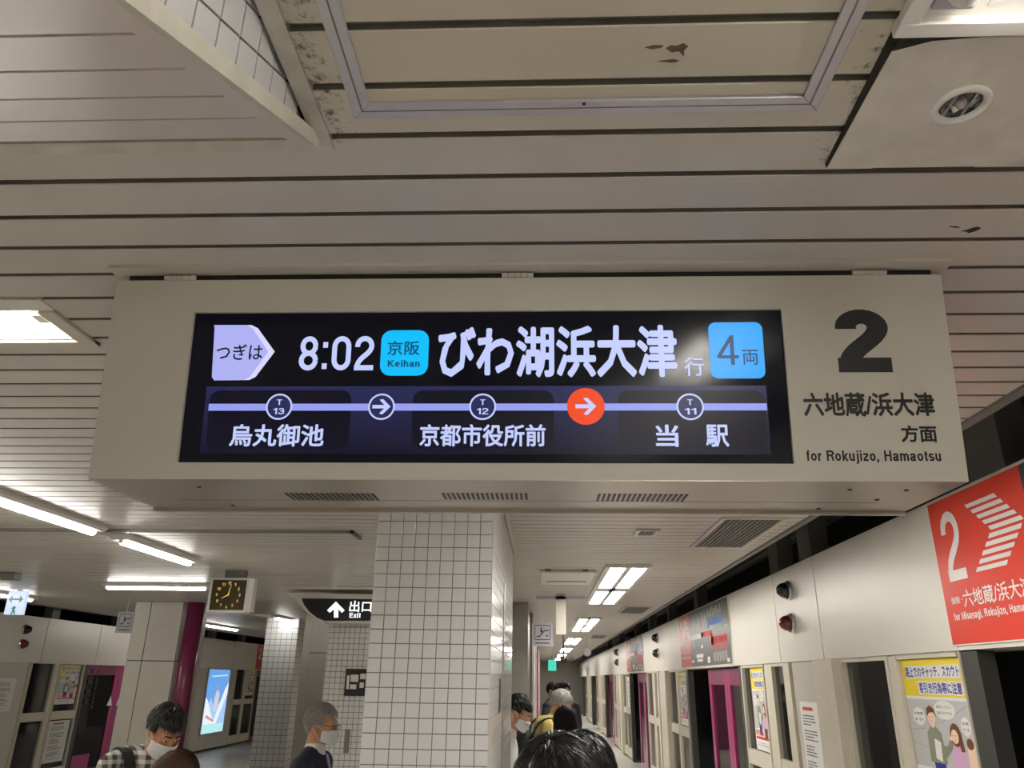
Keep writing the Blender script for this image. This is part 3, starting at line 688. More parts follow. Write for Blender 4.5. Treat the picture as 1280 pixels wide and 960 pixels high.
# ================================================================== TILED COLUMN
CY0, CY1, CX0, CX1 = 3.705, 6.3, -.813, -.243
tc_ = thing('tiled_pillar', 'large white square-tiled pillar standing directly behind the display board', 'pillar', ((CX0+CX1)/2, (CY0+CY1)/2, 0))
MB().box(CX0+.004, CY0+.004, 0, CX1-.004, CY1-.004, CEIL).build('core', GROUT, tc_)
tp = (CX1-CX0)/9; g = .0035
zj = ony(545, 651.8, CY0).z
z = zj
while z > .9: z -= tp
rows = []
while z < CEIL-.005: rows.append((z, min(z+tp, CEIL))); z += tp
low = MB()
base = None
for (a, b) in rows:
    for c in range(9):
        x0_ = CX0+c*tp
        if base is None:
            mb = MB().add([(x0_+g/2, CY0+.004, a+g/2), (x0_+tp-g/2, CY0+.004, a+g/2), (x0_+tp-g/2, CY0+.004, b-g/2), (x0_+g/2, CY0+.004, b-g/2),
                           (x0_+g/2, CY0+.0015, a+g/2), (x0_+tp-g/2, CY0+.0015, a+g/2), (x0_+tp-g/2, CY0+.0015, b-g/2), (x0_+g/2, CY0+.0015, b-g/2),
                           (x0_+g/2+.0015, CY0, a+g/2+.0015), (x0_+tp-g/2-.0015, CY0, a+g/2+.0015), (x0_+tp-g/2-.0015, CY0, b-g/2-.0015), (x0_+g/2+.0015, CY0, b-g/2-.0015)],
                          [(0, 1, 5, 4), (1, 2, 6, 5), (2, 3, 7, 6), (3, 0, 4, 7), (4, 5, 9, 8), (5, 6, 10, 9), (6, 7, 11, 10), (7, 4, 8, 11), (8, 9, 10, 11)])
            base = mb.build('tile', TILE, tc_); A0, X0_ = a, x0_
        else:
            o = copy_child(base, tc_, (x0_-X0_, random.uniform(-.0004, .0004), a-A0))
            if b-a < tp*.99: o.scale = (1, 1, 1); o.location.z -= 0
zlow = rows[0][0]
zz_ = zlow
while zz_-tp > 0:
    zz_ -= tp
    for c in range(9): low.box(CX0+c*tp+g/2, CY0, zz_+g/2, CX0+(c+1)*tp-g/2, CY0+.004, zz_+tp-g/2)
low.build('tile', TILE, tc_, kind='stuff')
side = MB(); nC = int((CY1-CY0)/tp)
za = zz_
while za < CEIL-.01:
    zb_ = min(za+tp, CEIL)
    for c in range(nC):
        ya = CY0+c*tp
        side.box(CX1-.004, ya+g/2, za+g/2, CX1, ya+tp-g/2, zb_-g/2); side.box(CX0, ya+g/2, za+g/2, CX0+.004, ya+tp-g/2, zb_-g/2)
    za += tp
side.build('tile', TILE, tc_, kind='stuff')
MB().box(CX1-.006, CY0+.0, 0, CX1+.001, CY0+.006, CEIL).build('corner_bead', CLAD, tc_)
yv = onx(630, 760, CX1).y
MB().box(CX1-.002, yv-.05, 0, CX1+.004, yv+.05, 2.28).build('cover_strip', SST, tc_)
MB().box(CX1-.002, yv-.40, 1.55, CX1+.003, yv-.22, 1.72).build('slot_plate', INK, tc_)
MB().box(CX1+.0, CY0-1.0, CEIL-.012, CX1+.03, CY1+.02, CEIL).build('top_trim', FRAME, tc_)
MB().box(CX1+.0, CY0-.9, CEIL-.0125, CX1+.006, CY1+.02, CEIL-.0115).build('top_trim', GROOVE, tc_)

# ================================================================== PLATFORM SCREEN DOORS
RF = Fr((XR, 0, 0), (0, -1, 0), (0, 0, 1), (-1, 0, 0))       # right wall: reading towards the camera
LF = Fr((XL, 0, 0), (0, 1, 0), (0, 0, 1), (1, 0, 0))
wr = struct('wall_right'); wl = struct('wall_left')
def wbox(side, ya, yb_, z0, z1, d0, d1):
    """box on a screen-door wall: d is depth towards the track (positive = away from the platform)"""
    X = XR if side == 'r' else XL; sg = 1 if side == 'r' else -1
    return MB().box(X+sg*d0, ya, z0, X+sg*d1, yb_, z1)
RAIL0, RAIL1 = .985, 1.115
def window(side, wall, a, b, thin=False):
    fw = .035
    wbox(side, a, a+(.008 if thin else fw), 0.05, ZB, -.005, .06).build('mullion', FRAME, wall)
    wbox(side, b-fw, b, 0.05, ZB, -.005, .06).build('mullion', FRAME, wall)
    wbox(side, a+fw, b-fw, RAIL0, RAIL1, 0, .05).build('rail', FRAME, wall)
    wbox(side, a+fw, b-fw, ZB-.025, ZB, 0, .05).build('rail', FRAME, wall)
    wbox(side, a+fw, b-fw, .05, .25, 0, .05).build('rail', FRAME, wall)
    for z0, z1 in ((.25, RAIL0), (RAIL1, ZB-.025)):
        wbox(side, a+(.008 if thin else fw), b-fw, z0, z1, .028, .034).build('pane', glass, wall)
def solid(side, wall, a, b, name='infill_panel', m=None, d0=0.0):
    wbox(side, a+.004, b-.004, 0.05, ZB-.004, d0, .06).build(name, m or FRAME, wall)
def leaf(side, a, b, label, magside):
    """one sliding glass leaf; magside: which vertical stiles are magenta"""
    X = XR if side == 'r' else XL
    t = thing('sliding_door', label, 'door', (X, (a+b)/2, 0))
    fw = .13
    wbox(side, a, a+fw, .02, ZB-.02, .05, .09).build('stile', MAG if magside else JAMB, t)
    wbox(side, b-fw, b, .02, ZB-.02, .05, .09).build('stile', MAG, t)
    wbox(side, a+fw, b-fw, ZB-.19, ZB-.02, .05, .09).build('top_rail', MAGD, t)
    wbox(side, a+fw, b-fw, .02, .12, .05, .09).build('kick_panel', MAG, t)
    wbox(side, a+fw, b-fw, .12, ZB-.19, .066, .074).build('pane', glass, t)
    return t
bays = [3.99, 11.62, 19.25, 26.9, 34.5]
for i, Yr in enumerate(bays+[42.1]):
    near = i < 2
    Yr0 = Yr
    if i < 5:
        window('r', wr, Yr0, Yr0+.745, True); solid('r', wr, Yr0+.745, Yr0+.83, 'mullion')
        window('r', wr, Yr0+.83, Yr0+1.59)
        solid('r', wr, Yr0+1.59, Yr0+2.0, 'cover_post', FRAME, -.06)
        solid('r', wr, Yr0+2.03, Yr0+2.68, 'equipment_panel', CLAD)
        solid('r', wr, Yr0+2.70, Yr0+2.87, 'cover_post', FRAME, -.02)
        window('r', wr, Yr0+2.87, Yr0+3.30); solid('r', wr, Yr0+3.30, Yr0+3.52, 'mullion', FRAME)
        window('r', wr, Yr0+3.54, Yr0+4.38)
    # header panels
    for a, b in ((Yr0-.02, Yr0+1.86), (Yr0+1.868, Yr0+2.92), (Yr0+2.928, Yr0+4.6)) if i else ((Yr0-.02, Yr0+1.86), (Yr0+1.868, Yr0+2.92), (Yr0+2.928, Yr0+4.6)):
        wbox('r', a, b-.006, ZB, ZT, -.012, .25).build('header_panel', CREAM, wr, bevel=.003)
    wbox('r', Yr0-3.03 if i else YN, Yr0-.026, ZB, ZT, -.012, .25).build('header_panel', CREAM, wr)
    # jambs + leaves
    wbox('r', Yr0-.16, Yr0-.01, .02, ZB-.005, .0, .08).build('door_jamb', JAMB, wr)
    if i in (0, 1, 2, 3):
        nm = ('nearest, cut by the right edge', 'second, under the second route map', 'third', 'fourth')[i]
        c0 = Yr0-2.33 if i else Yr0-2.4
        leaf('r', c0-.95, c0-.005, 'near magenta-framed glass leaf of the right platform doorway, %s' % nm, 1)
        leaf('r', c0+.005, c0+1.0, 'far magenta-framed glass leaf of the right platform doorway, %s' % nm, 1)
    if i:
        wbox('r', Yr0-3.25, Yr0-3.14, .02, ZB-.005, .0, .08).build('door_jamb', JAMB, wr)
wbox('r', YN, YF, ZT-.02, ZT, .0, .02).build('header_panel', CREAM, wr)
# posts standing on the header up to the slab
for a, b in ((6.05, 6.35), (6.93, 7.2), (10.7, 10.95), (13.2, 13.4), (15.6, 15.9), (18.0, 18.3), (22, 22.3), (26, 26.3), (3.4, 3.7)):
    MB().box(XR+.06, a, ZT, XR+.20, b, 4.2).build('support_post', GREYP, wr)
MB().tube((XR+.35, YN, 3.0), (XR+.35, YF, 3.0), .05, n=10).build('conduit', GREYP, wr)
# left wall -----------------------------------------------------
ZTL = 2.55
def solidl(a, b, name='infill_panel', m=None, d0=0.): solid('l', wl, a, b, name, m, d0)
for Yr0 in (14.08, 22.75, 31.4):
    window('l', wl, Yr0-.74, Yr0); solidl(Yr0-.86, Yr0-.75, 'mullion')
    window('l', wl, Yr0-1.52, Yr0-.86); solidl(Yr0-1.56, Yr0-1.53, 'mullion')
    solidl(Yr0-3.9 if Yr0 > 14.2 else Yr0-2.7, Yr0-1.58, 'equipment_panel', CLAD)
    wbox('l', Yr0, Yr0+.08, .02, ZB-.005, 0, .08).build('door_jamb', JAMB, wl)
window('l', wl, 16.9, 17.6); window('l', wl, 17.65, 18.35); solidl(18.38, 18.8, 'cover_post', FRAME, -.05)
solidl(9.5, 11.3, 'equipment_panel', CLAD); solidl(YN, 9.4, 'equipment_panel', CLAD); solidl(25.6, 28.8, 'equipment_panel', CLAD)
for a, b in ((YN, 9.0), (9.008, 10.9), (10.908, 12.75), (12.758, 14.35), (14.358, 17.4), (17.408, 18.4), (18.408, 20.9), (20.908, 22.7), (22.708, 26.0), (26.008, 30), (30.008, YF)):
    wbox('l', a, b-.006, ZB-.02, ZTL, -.012, .25).build('header_panel', CREAM, wl, bevel=.003)
leaf('l', 14.17, 15.38, 'near magenta-framed leaf of the left platform doorway beside the clad pillar', 0)
leaf('l', 15.39, 16.6, 'far leaf of the left platform doorway, hidden behind the clad pillar', 1)
leaf('l', 22.84, 24.2, 'magenta-framed leaf of the left doorway beside the far tiled pillar', 1)
for a in (11.2, 12.9, 15.0, 19.5, 21.5, 24.5):
    MB().box(XL-.2, a, ZTL, XL-.06, a+.22, 4.2).build('support_post', GREYP, wl)

# ---------------------------------------------------------------- warning lamps on the headers
GR = mat('dark_green_lens', (.004, .012, .010), .12, var=0, coat=.5); RD = mat('red_lens', (.16, .008, .012), .12, var=0, coat=.5); CHR = mat('chrome_ring', (.6, .6, .58), .2, .9, var=0)
def lamp(side, y, z, m, label, r=.062):
    X, n = (XR-.012, -1) if side == 'r' else (XL+.012, 1)
    t = thing('warning_lamp', label, 'lamp', (X, y, z))
    MB().lathe((X, y, z), (n, 0, 0), [(r*1.25, 0), (r*1.25, .018), (r*1.14, .030), (r*.98, .034)], 24).build('bezel', CHR, t, smooth=False)
    MB().lathe((X, y, z), (n, 0, 0), [(r, .012), (r*1.0, .05), (r*.88, .075), (r*.6, .1), (r*.25, .112), (.0005, .114)], 24).build('lens', m, t, smooth=True)
    MB().lathe((X, y, z), (n, 0, 0), [(r*1.10, .030), (r*1.10, .038), (r*1.0, .040)], 24).build('gasket', BLACK, t)
    return t
lamp('r', 6.44, 2.418, GR, 'dark green dome lamp on the right door header, above the red one')
lamp('r', 6.46, 2.165, RD, 'red dome lamp on the right door header, below the dark one')
lamp('r', 14.1, 2.418, GR, 'far dark dome lamp high on the right header', .07); lamp('r', 14.1, 2.165, GR, 'far dark dome lamp, lower one, right header', .07)
lamp('r', 21.7, 2.418, GR, 'farthest dark dome lamp, upper one, right header', .08); lamp('r', 21.7, 2.165, GR, 'farthest dark dome lamp, lower one, right header', .08)
lamp('l', 12.18, 2.339, GR, 'dark green dome lamp on the left door header'); lamp('l', 12.18, 2.125, RD, 'red dome lamp on the left door header')

# ---------------------------------------------------------------- route map signs above the doors
def pflat(fr, uvs, d, m, name, parent): return MB().poly(shape(fr, uvs, d)).build(name, m, parent, fix=False)
def R4(a, b, c, d): return [(a, b), (c, b), (c, d), (a, d)]
def route_sign(Yfar, label, dest_boxes, full=True):
    o = RF.P(-Yfar, 0, .0135)
    fr = Fr((o.x, Yfar, 0), (0, -1, 0), (0, 0, 1), (-1, 0, 0))
    t = thing('route_sign', label, 'sign', (o.x, Yfar-1.6, ZB))
    zb, zt = ZB+.02, ZT-.012
    MB().prism([fr.P(0, zb), fr.P(3.17, zb), fr.P(3.17, zt), fr.P(0, zt)], fr.n*.006).build('sign_plate', WHITEP, t)
    pflat(fr, R4(.006, zb+.006, .815, zt-.006), .0068, RED, 'red_field', t)
    pflat(fr, R4(.815, zb+.006, 3.164, zt-.006), .0068, MAPG, 'map_field', t)
    text('2', fr, (.095, 2.19, .262, 2.52), .0078, WINK, t, .0)
    cm = MB()
    for i in range(10):
        z1_ = 2.515-i*.0322; s_ = (4.5-abs(i-4.5))/4.5
        sh = .022*1 + .172*s_; z0_ = z1_-.0195; sl = .018*(1 if i < 5 else -1)
        cm.poly([fr.P(.335+sh+sl, z0_, .0078), fr.P(.585+sh+sl, z0_, .0078), fr.P(.585+sh, z1_, .0078), fr.P(.335+sh, z1_, .0078)])
    cm.build('striped_chevron', WINK, t, fix=False)
    text('御陵・', fr, (.072, 2.085, .178, 2.118), .0078, WINK, t, .012)
    text('六地蔵/浜大津', fr, (.185, 2.062, .735, 2.142), .0078, WINK, t, .012)
    text('for Misasagi, Rokujizo, Hamaotsu', fr, (.072, 2.0, .735, 2.045), .0078, WINK, t, .012)
    # the map: coloured bars with vertical station names, destination table
    pm = {n: MB() for n in ('w', 'b', 'r', 'g')}
    def bar(k_, a, b, c, d): pm[k_].poly([fr.P(a, b, .0078), fr.P(c, b, .0078), fr.P(c, d, .0078), fr.P(a, d, .0078)])
    bar('w', .85, 2.235, 1.72, 2.295)
    bar('r', 1.60, 2.235, 2.25, 2.295); bar('r', 2.15, 2.13, 2.30, 2.25); bar('r', 2.2, 2.12, 3.02, 2.215); bar('b', 2.0, 2.32, 2.12, 2.37); bar('b', 2.08, 2.345, 2.85, 2.425)
    rnd = random.Random(3)
    for i in range(14): bar('w' if i != 9 else 'r', .88+i*.083, 2.33, .90+i*.083, 2.33+.10+.08*rnd.random())
    for i in range(9): bar('w', 2.1+i*.085, 2.45, 2.12+i*.085, 2.49+.07*rnd.random())
    for i in range(9): bar('w', 2.26+i*.085, 2.14, 2.285+i*.085, 2.195); bar('r', 2.26+i*.085, 2.06, 2.30+i*.085, 2.105); bar('w', 2.26+i*.085, 1.94, 2.28+i*.085, 2.04)
    for i in range(8): bar('w', 2.13+i*.085, 2.355, 2.155+i*.085, 2.415)
    for a, b, c, d in ((1.2, 2.0, 1.65, 2.045), (1.25, 1.955, 1.6, 1.985), (.88, 1.95, 1.0, 1.98), (1.9, 1.93, 2.05, 2.0), (1.55, 2.11, 1.66, 2.15), (1.1, 2.13, 1.12, 2.22), (2.88, 2.29, 3.05, 2.31), (2.95, 1.92, 3.08, 1.96)): bar('w', a, b, c, d)
    pm['w'].build('map_print', WINK, t, fix=False, kind='stuff'); pm['b'].build('map_print', BLUEP, t, fix=False, kind='stuff'); pm['r'].build('map_print', REDP, t, fix=False, kind='stuff')
    return t
route_sign(4.0, 'red and charcoal route sign with big white 2 at the right edge, nearest', 0)
route_sign(11.80, 'red and charcoal route sign, smaller and farther, over the second right doorway', 0)
route_sign(19.43, 'third route sign, far along the right door header', 0)
# a last red route sign glimpsed on the left header by the tiled pillar
t = thing('left_route_sign', 'sliver of a red route sign beside the far tiled pillar on the left header', 'sign', (XL+.02, 22.9, ZB))
MB().box(XL+.0135, 22.55, ZB+.0, XL+.02, 24.4, ZTL-.012).build('sign_plate', RED, t)
fr = Fr((XL+.0205, 22.6, 0), (0, 1, 0), (0, 0, 1), (1, 0, 0)); text('2', fr, (.1, 2.15, .35, 2.45), .001, WINK, t, .01)

# ---------------------------------------------------------------- posters, notices
def poster(fr, u0, v0, u1, v1, label, detail=True):
    """yellow-headed street-touting warning with two drawn people"""
    c = fr.P((u0+u1)/2, v0)
    t = thing('warning_poster', label, 'poster', c)
    W, H = u1-u0, v1-v0
    def U(a, b): return (u0+a*W, v0+b*H)
    def PP(pts, d, m, name): return MB().poly([fr.P(*U(a, b), d) for a, b in pts]).build(name, m, t, fix=False)
    MB().prism([fr.P(*U(a, b)) for a, b in ((0, 0), (1, 0), (1, 1), (0, 1))], fr.n*.002).build('sheet', PAPER, t)
    def C(cx, cy, rx, ry, n=20): return [(cx+rx*math.cos(2*PI*i/n), cy+ry*math.sin(2*PI*i/n)) for i in range(n)]
    PP([(0, .74), (1, .74), (1, 1), (0, 1)], .0028, YEL, 'yellow_header')
    PP([(0, .26), (1, .26), (1, .72), (0, .72)], .0026, PGRY, 'street_scene')
    PP([(.06, .865), (.99, .865), (.99, .955), (.06, .955)], .0032, PAPER, 'title_ground'); PP([(.26, .755), (.99, .755), (.99, .845), (.26, .845)], .0032, PAPER, 'title_ground')
    def TX(s_, a, b, c_, d_, m, bold=.02): text(s_, fr, (*U(a, b), *U(c_, d_)), .0042, m, t, bold)
    TX('路上での', .07, .872, .36, .948, NAVYP); TX('キャッチ、スカウト', .37, .872, .98, .948, NAVYP); TX('客引き行為等に注意', .28, .762, .98, .838, NAVYP)
    # speech bubbles
    for cx, cy, rx, ry, t_a, t_b in ((.19, .60, .11, .062, 'お時間', 'ある?'), (.64, .655, .17, .062, '高収入ですよ', '話だけでも'), (.93, .56, .07, .06, '結構', 'です')):
        PP(C(cx, cy, rx, ry), .0034, PAPER, 'speech_bubble')
        for tt, yy in ((t_a, .010), (t_b, -.030)): TX(tt, cx-rx*.7, cy+yy, cx+rx*.7, cy+yy+.020, INK, 0)
    for q_ in ([(0, .50), (.28, .52), (.28, .523), (0, .503)], [(0, .42), (.28, .39), (.28, .393), (0, .423)], [(.70, .60), (1, .69), (1, .694), (.70, .604)], [(.55, .56), (.66, .60), (.66, .603), (.55, .563)]): PP(q_, .0030, OLVP, 'drawn_street_line')
    # man
    PP([(.28, .30), (.55, .30), (.53, .50), (.45, .54), (.36, .54), (.29, .49)], .0036, OLVP, 'drawn_jacket')
    PP([(.55, .34), (.66, .40), (.70, .46), (.66, .47), (.60, .42), (.52, .42)], .0038, OLVP, 'drawn_jacket')
    PP(C(.68, .475, .03, .015, 10), .0040, SKINP, 'drawn_hand'); PP([(.36, .18), (.50, .18), (.52, .31), (.33, .31)], .0035, NAVYP, 'drawn_trousers')
    PP([(.385, .53), (.43, .53), (.43, .58), (.385, .58)], .0038, SKINP, 'drawn_neck'); PP(C(.405, .60, .065, .048), .0040, SKINP, 'drawn_face')
    PP([(.33, .60), (.34, .66), (.40, .68), (.47, .66), (.49, .60), (.45, .635), (.38, .63)], .0044, BRNP, 'drawn_hair')
    PP([(.38, .33), (.48, .31), (.50, .44), (.40, .46)], .0044, PAPER, 'drawn_folder')
    for ex_ in (.385, .425): PP(C(ex_, .603, .007, .003, 8), .0048, INK, 'drawn_eye')
    for ex_ in (.715, .755): PP(C(ex_, .495, .007, .003, 8), .0048, INK, 'drawn_eye')
    PP([(.385, .578), (.42, .578), (.403, .572)], .0048, REDP, 'drawn_mouth'); PP([(.725, .468), (.75, .468), (.737, .463)], .0048, REDP, 'drawn_mouth')
    # woman
    PP([(.66, .27), (.86, .27), (.85, .42), (.80, .45), (.72, .45), (.67, .41)], .0036, PNKP, 'drawn_blouse'); PP([(.68, .14), (.84, .14), (.86, .28), (.66, .28)], .0035, BRNP, 'drawn_skirt')
    PP(C(.755, .50, .085, .075), .0038, BRNP, 'drawn_hair'); PP([(.80, .40), (.86, .40), (.84, .52), (.78, .52)], .0039, BRNP, 'drawn_hair')
    PP(C(.74, .49, .055, .045), .0042, SKINP, 'drawn_face')
    PP([(.89, .27), (1, .27), (1, .44), (.90, .43)], .0036, SKINP, 'drawn_passerby'); PP(C(.95, .455, .05, .035), .0040, BRNP, 'drawn_passerby')
    # red foot text
    PP([(.06, .13), (.98, .13), (.98, .16), (.06, .16)], .0038, REDP, 'red_band'); TX('客引き禁止', .06, .175, .6, .245, REDP); PP([(.1, .05), (.9, .05), (.9, .065), (.1, .065)], .003, PGRY, 'small_print'); PP([(.1, .08), (.7, .08), (.7, .095), (.1, .095)], .003, PGRY, 'small_print')
    return t
RFg = Fr((XR+.020, 0, 0), (0, -1, 0), (0, 0, 1), (-1, 0, 0)); LFg = Fr((XL-.026, 0, 0), (0, 1, 0), (0, 0, 1), (1, 0, 0))
poster(RFg, -(3.99+.700), 1.13, -(3.99+.055), 1.848, 'yellow-headed warning poster with cartoon man and woman at the lower right, nearest')
poster(RFg, -8.09, 1.13, -7.58, 1.846, 'yellow-headed cartoon warning poster beside the second right doorway')
poster(RFg, -(11.62+.70), 1.13, -(11.62+.05), 1.84, 'narrow far copy of the cartoon warning poster left of the second right doorway')
poster(LFg, 13.43, 1.22, 14.0, 1.845, 'cartoon warning poster in the left platform window by the magenta door')
poster(LFg, 22.1, 1.2, 22.7, 1.845, 'small cartoon warning poster in the window right of the light-box advertisement')
def notice(fr, u0, v0, u1, v1, label, red=False, m=None):
    t = thing('notice', label, 'notice', fr.P((u0+u1)/2, v0))
    MB().prism([fr.P(u0, v0), fr.P(u1, v0), fr.P(u1, v1), fr.P(u0, v1)], fr.n*.002).build('sheet', m or PAPER, t)
    W, H = u1-u0, v1-v0; lm = MB(); rnd = random.Random(5)
    k_ = 0; v = v1-H*.15
    while v > v0+H*.06:
        w_2 = rnd.uniform(.45, .82); x = u0+W*.12
        while x < u0+W*w_2:
            ww = rnd.uniform(.02, .07)*W; lm.poly([fr.P(x, v, .003), fr.P(x+ww, v, .003), fr.P(x+ww, v+H*.013, .003), fr.P(x, v+H*.013, .003)]); x += ww+W*.02
        v -= H*(.030 if (k_+1) % 4 else .065); k_ += 1
    lm.build('small_print', INK, t, fix=False, kind='stuff')
    if red: MB().poly([fr.P(u0+W*.15, v1-H*.09, .003), fr.P(u0+W*.7, v1-H*.09, .003), fr.P(u0+W*.7, v1-H*.055, .003), fr.P(u0+W*.15, v1-H*.055, .003)]).build('heading', REDP, t, fix=False)
    return t
notice(Fr((XR-.002, 0, 0), (0, -1, 0), (0, 0, 1), (-1, 0, 0)), -6.56, .90, -6.14, 1.585, 'white text notice with red heading on the panel beneath the dome lamps', True)
notice(Fr((XL+.002, 0, 0), (0, 1, 0), (0, 0, 1), (1, 0, 0)), 11.75, 1.16, 12.28, 1.63, 'white text notice at the far left under the dome lamps')
notice(LFg, 13.43, .33, 14.0, .965, 'white text notice below the left cartoon poster', True)
notice(RFg, -(19.25+.70), 1.13, -(19.25+.05), 1.8, 'pale notice in a far right platform window')
# light-box advertisement
t = thing('light_box_poster', 'glowing blue-sky light-box advertisement with a white-dressed figure and a white sail shape', 'poster', (XL+.02, 20.1, .35))
fr = Fr((XL+.012, 19.42, .40), (0, 1, 0), (0, 0, 1), (1, 0, 0)); AW, AH = 1.30, 1.44
MB().prism([fr.P(-.04, -.04), fr.P(AW+.04, -.04), fr.P(AW+.04, AH+.04), fr.P(-.04, AH+.04)], fr.n*.02).build('light_box_frame', ALU, t)
def A(pts, d, m, name): return MB().poly([fr.P(a*AW, b*AH, .021+d) for a, b in pts]).build(name, m, t, fix=False)
A([(0, 0), (1, 0), (1, 1), (0, 1)], 0, emis('ad_blue', (100, 160, 228), 1.05), 'sky_print')
A([(0, .3), (.25, .55), (.45, .38), (1, .62), (1, 0), (0, 0)], .001, emis('ad_haze', (160, 195, 235), 1.1), 'haze_print')
A([(0, 0), (1, 0), (1, .14), (0, .14)], .003, emis('ad_foot', (175, 225, 230), 1.1), 'foot_print')
A([(.45, .14), (.62, .14), (1, .62), (1, .8), (.85, .68)], .002, emis('ad_white', (225, 232, 240), 1.1), 'sail_print')
A([(0, .14), (.5, .14), (.1, .52), (0, .56)], .002, MATS['ad_white'], 'sail_print')
A([(.40, .32), (.55, .34), (.62, .56), (.58, .66), (.46, .66), (.40, .55)], .003, emis('ad_dress', (215, 205, 215), 1.0), 'figure_print')
A([(.49+.05*math.cos(i), .70+.035*math.sin(i)) for i in [j*.6 for j in range(10)]], .004, emis('ad_skin', (205, 150, 130), 1.0), 'figure_print')
A([(.08, .25), (.45, .17), (.5, .19), (.12, .29)], .004, MATS['ad_skin'], 'figure_print'); A([(.15, .88), (.9, .9), (.9, .92), (.15, .9)], .004, MATS['ad_foot'], 'title_print')
# magenta door number plate low on left door + warning triangles
for nm, yy in (('left triangle', 15.22), ('right triangle', 15.55)):
    o = MB().prism([(XL-.045, yy-.09, 1.15), (XL-.045, yy+.09, 1.15), (XL-.045, yy, 1.33)], (.002, 0, 0)).build('warning_sticker', PAPER); tag(o, 'small white %s sticker on the left magenta door glass' % nm, 'sticker')
stk = thing('door_label', 'dark vertical lettering sticker on the left door glass', 'sticker', (XL-.04, 14.6, 1.2))
sm = MB()
for i in range(4): sm.box(XL-.046, 14.36, 1.20+i*.17, XL-.044, 14.46, 1.28+i*.17)
for i in range(9): sm.box(XL-.046, 14.60, 1.12+i*.075, XL-.044, 14.66, 1.17+i*.075)
sm.build('lettering', INK, stk)
o = MB().box(XL-.045, 14.3, .14, XL-.035, 14.85, .37).build('door_number_plate', MAG); tag(o, 'magenta number plate low on the left door', 'sign')

# ================================================================== LEFT SIDE FURNITURE
# clad pillar with crimson post
cp = thing('clad_pillar', 'square pillar clad in big beige panels, left, behind the young man', 'pillar', (-5.5, 11.4, 0))
px0, px1, py0, py1 = -5.82, -5.12, 11.05, 11.9
MB().box(px0+.01, py0+.01, 0, px1-.01, py1-.01, CEIL).build('core', INK, cp)
zj2 = ony(190, 826, py0).z; xm = px0+(px1-px0)*.33
for a, b in ((px0, xm), (xm, px1)):
    for c, d in ((0, zj2), (zj2, CEIL)):
        MB().box(a+.006, py0, c+.006, b-.006, py0+.03, d-.006).build('cladding_panel', CLAD, cp)
for c, d in ((0, zj2), (zj2, CEIL)):
    MB().box(px1-.03, py0+.04, c+.006, px1, py1, d-.006).build('cladding_panel', CLAD, cp); MB().box(px0, py0+.04, c+.006, px0+.03, py1, d-.006).build('cladding_panel', CLAD, cp)
o = MB().tube((-4.98, 11.15, 0), (-4.98, 11.15, CEIL), .115, n=28).build('crimson_post', MAGD, None, smooth=True); tag(o, 'round crimson post beside the beige clad pillar', 'post')
# far tiled pillar
fp = thing('far_tiled_pillar', 'small-tiled white pillar between the light-box poster and the steel door', 'pillar', (-4.6, 14.5, 0))
MB().box(-4.925, 14.004, 0, -4.35, 15.2, CEIL).build('core', GROUT, fp)
tm = MB(); t2 = .0965
for i in range(6):
    for j in range(28): tm.box(-4.93+i*t2+.004, 14.0, j*t2+.004, -4.93+(i+1)*t2-.004, 14.006, min(CEIL, (j+1)*t2)-.004)
for i in range(12):
    for j in range(28): tm.box(-4.352, 14.0+i*t2+.004, j*t2+.004, -4.346, 14.0+(i+1)*t2-.004, min(CEIL, (j+1)*t2)-.004)
tm.build('tile', TILE, fp, kind='stuff')
# steel-clad wall with door, tiled return wall
sw = thing('steel_partition', 'grey stainless steel partition behind the grey-haired man', 'wall', (-3.6, 12.3, 0))
MB().box(-3.64, 12.03, 0, -3.52, 13.9, CEIL).build('side_panel', SST, sw)
MB().box(-3.51, 12.0, 2.05, -3.10, 12.4, CEIL).build('upper_panel', SST, sw); MB().box(-3.51, 12.0, 0, -3.10, 12.4, 2.04).build('door_panel', SST, sw)
MB().box(-3.12, 11.99, 0, -3.06, 12.4, CEIL).build('frame_post', GREYP, sw)
tw = thing('tiled_wall', 'white tiled wall carrying the black facility sign, left of the big pillar', 'wall', (-2.6, 9.8, 0))
MB().box(-2.60, 9.604, 0, -1.6, 12.2, 2.32).box(-2.60, 9.604, 2.32, -1.6, 12.2, CEIL).build('core', GROUT, tw)
tm = MB()
for i in range(15):
    for j in range(42): tm.box(-2.6+i*.0633+.003, 9.6, j*.0633+.003, -2.6+(i+1)*.0633-.003, 9.606, (j+1)*.0633-.003)
for i in range(38):
    for j in range(42): tm.box(-2.606, 9.6+i*.0633+.003, j*.0633+.003, -2.60, 9.6+(i+1)*.0633-.003, (j+1)*.0633-.003)
tm.build('tile', TILE, tw, kind='stuff')
# black facility sign
f2 = Fr((0, 9.59, 0), (1, 0, 0), (0, 0, 1), (0, -1, 0))
b = pbox(f2, 431.5, 836, 458, 870)
t = thing('facility_sign', 'black wall sign with white lettering on the tiled wall left of the big pillar', 'sign', f2.P((b[0]+b[2])/2, b[1]))
MB().prism(rect(f2, (b[0], b[1], b[2]+.1, b[3])), f2.n*.012).build('sign_plate', INK, t)
W, H = b[2]-b[0], b[3]-b[1]
for a, c, d, e in ((.08, .25, .2, .75), (.25, .52, .62, .78), (.7, .62, .95, .82), (.25, .25, .55, .42), (.7, .3, .9, .5)):
    MB().poly([f2.P(b[0]+a*W, b[1]+c*H, .013), f2.P(b[0]+d*W, b[1]+c*H, .013), f2.P(b[0]+d*W, b[1]+e*H, .013), f2.P(b[0]+a*W, b[1]+e*H, .013)]).build('lettering', WINK, t, fix=False)
MB().box(-2.3, 9.585, .9, -2.24, 9.6, 1.15).build('wall_socket_plate', GREYP, tw)
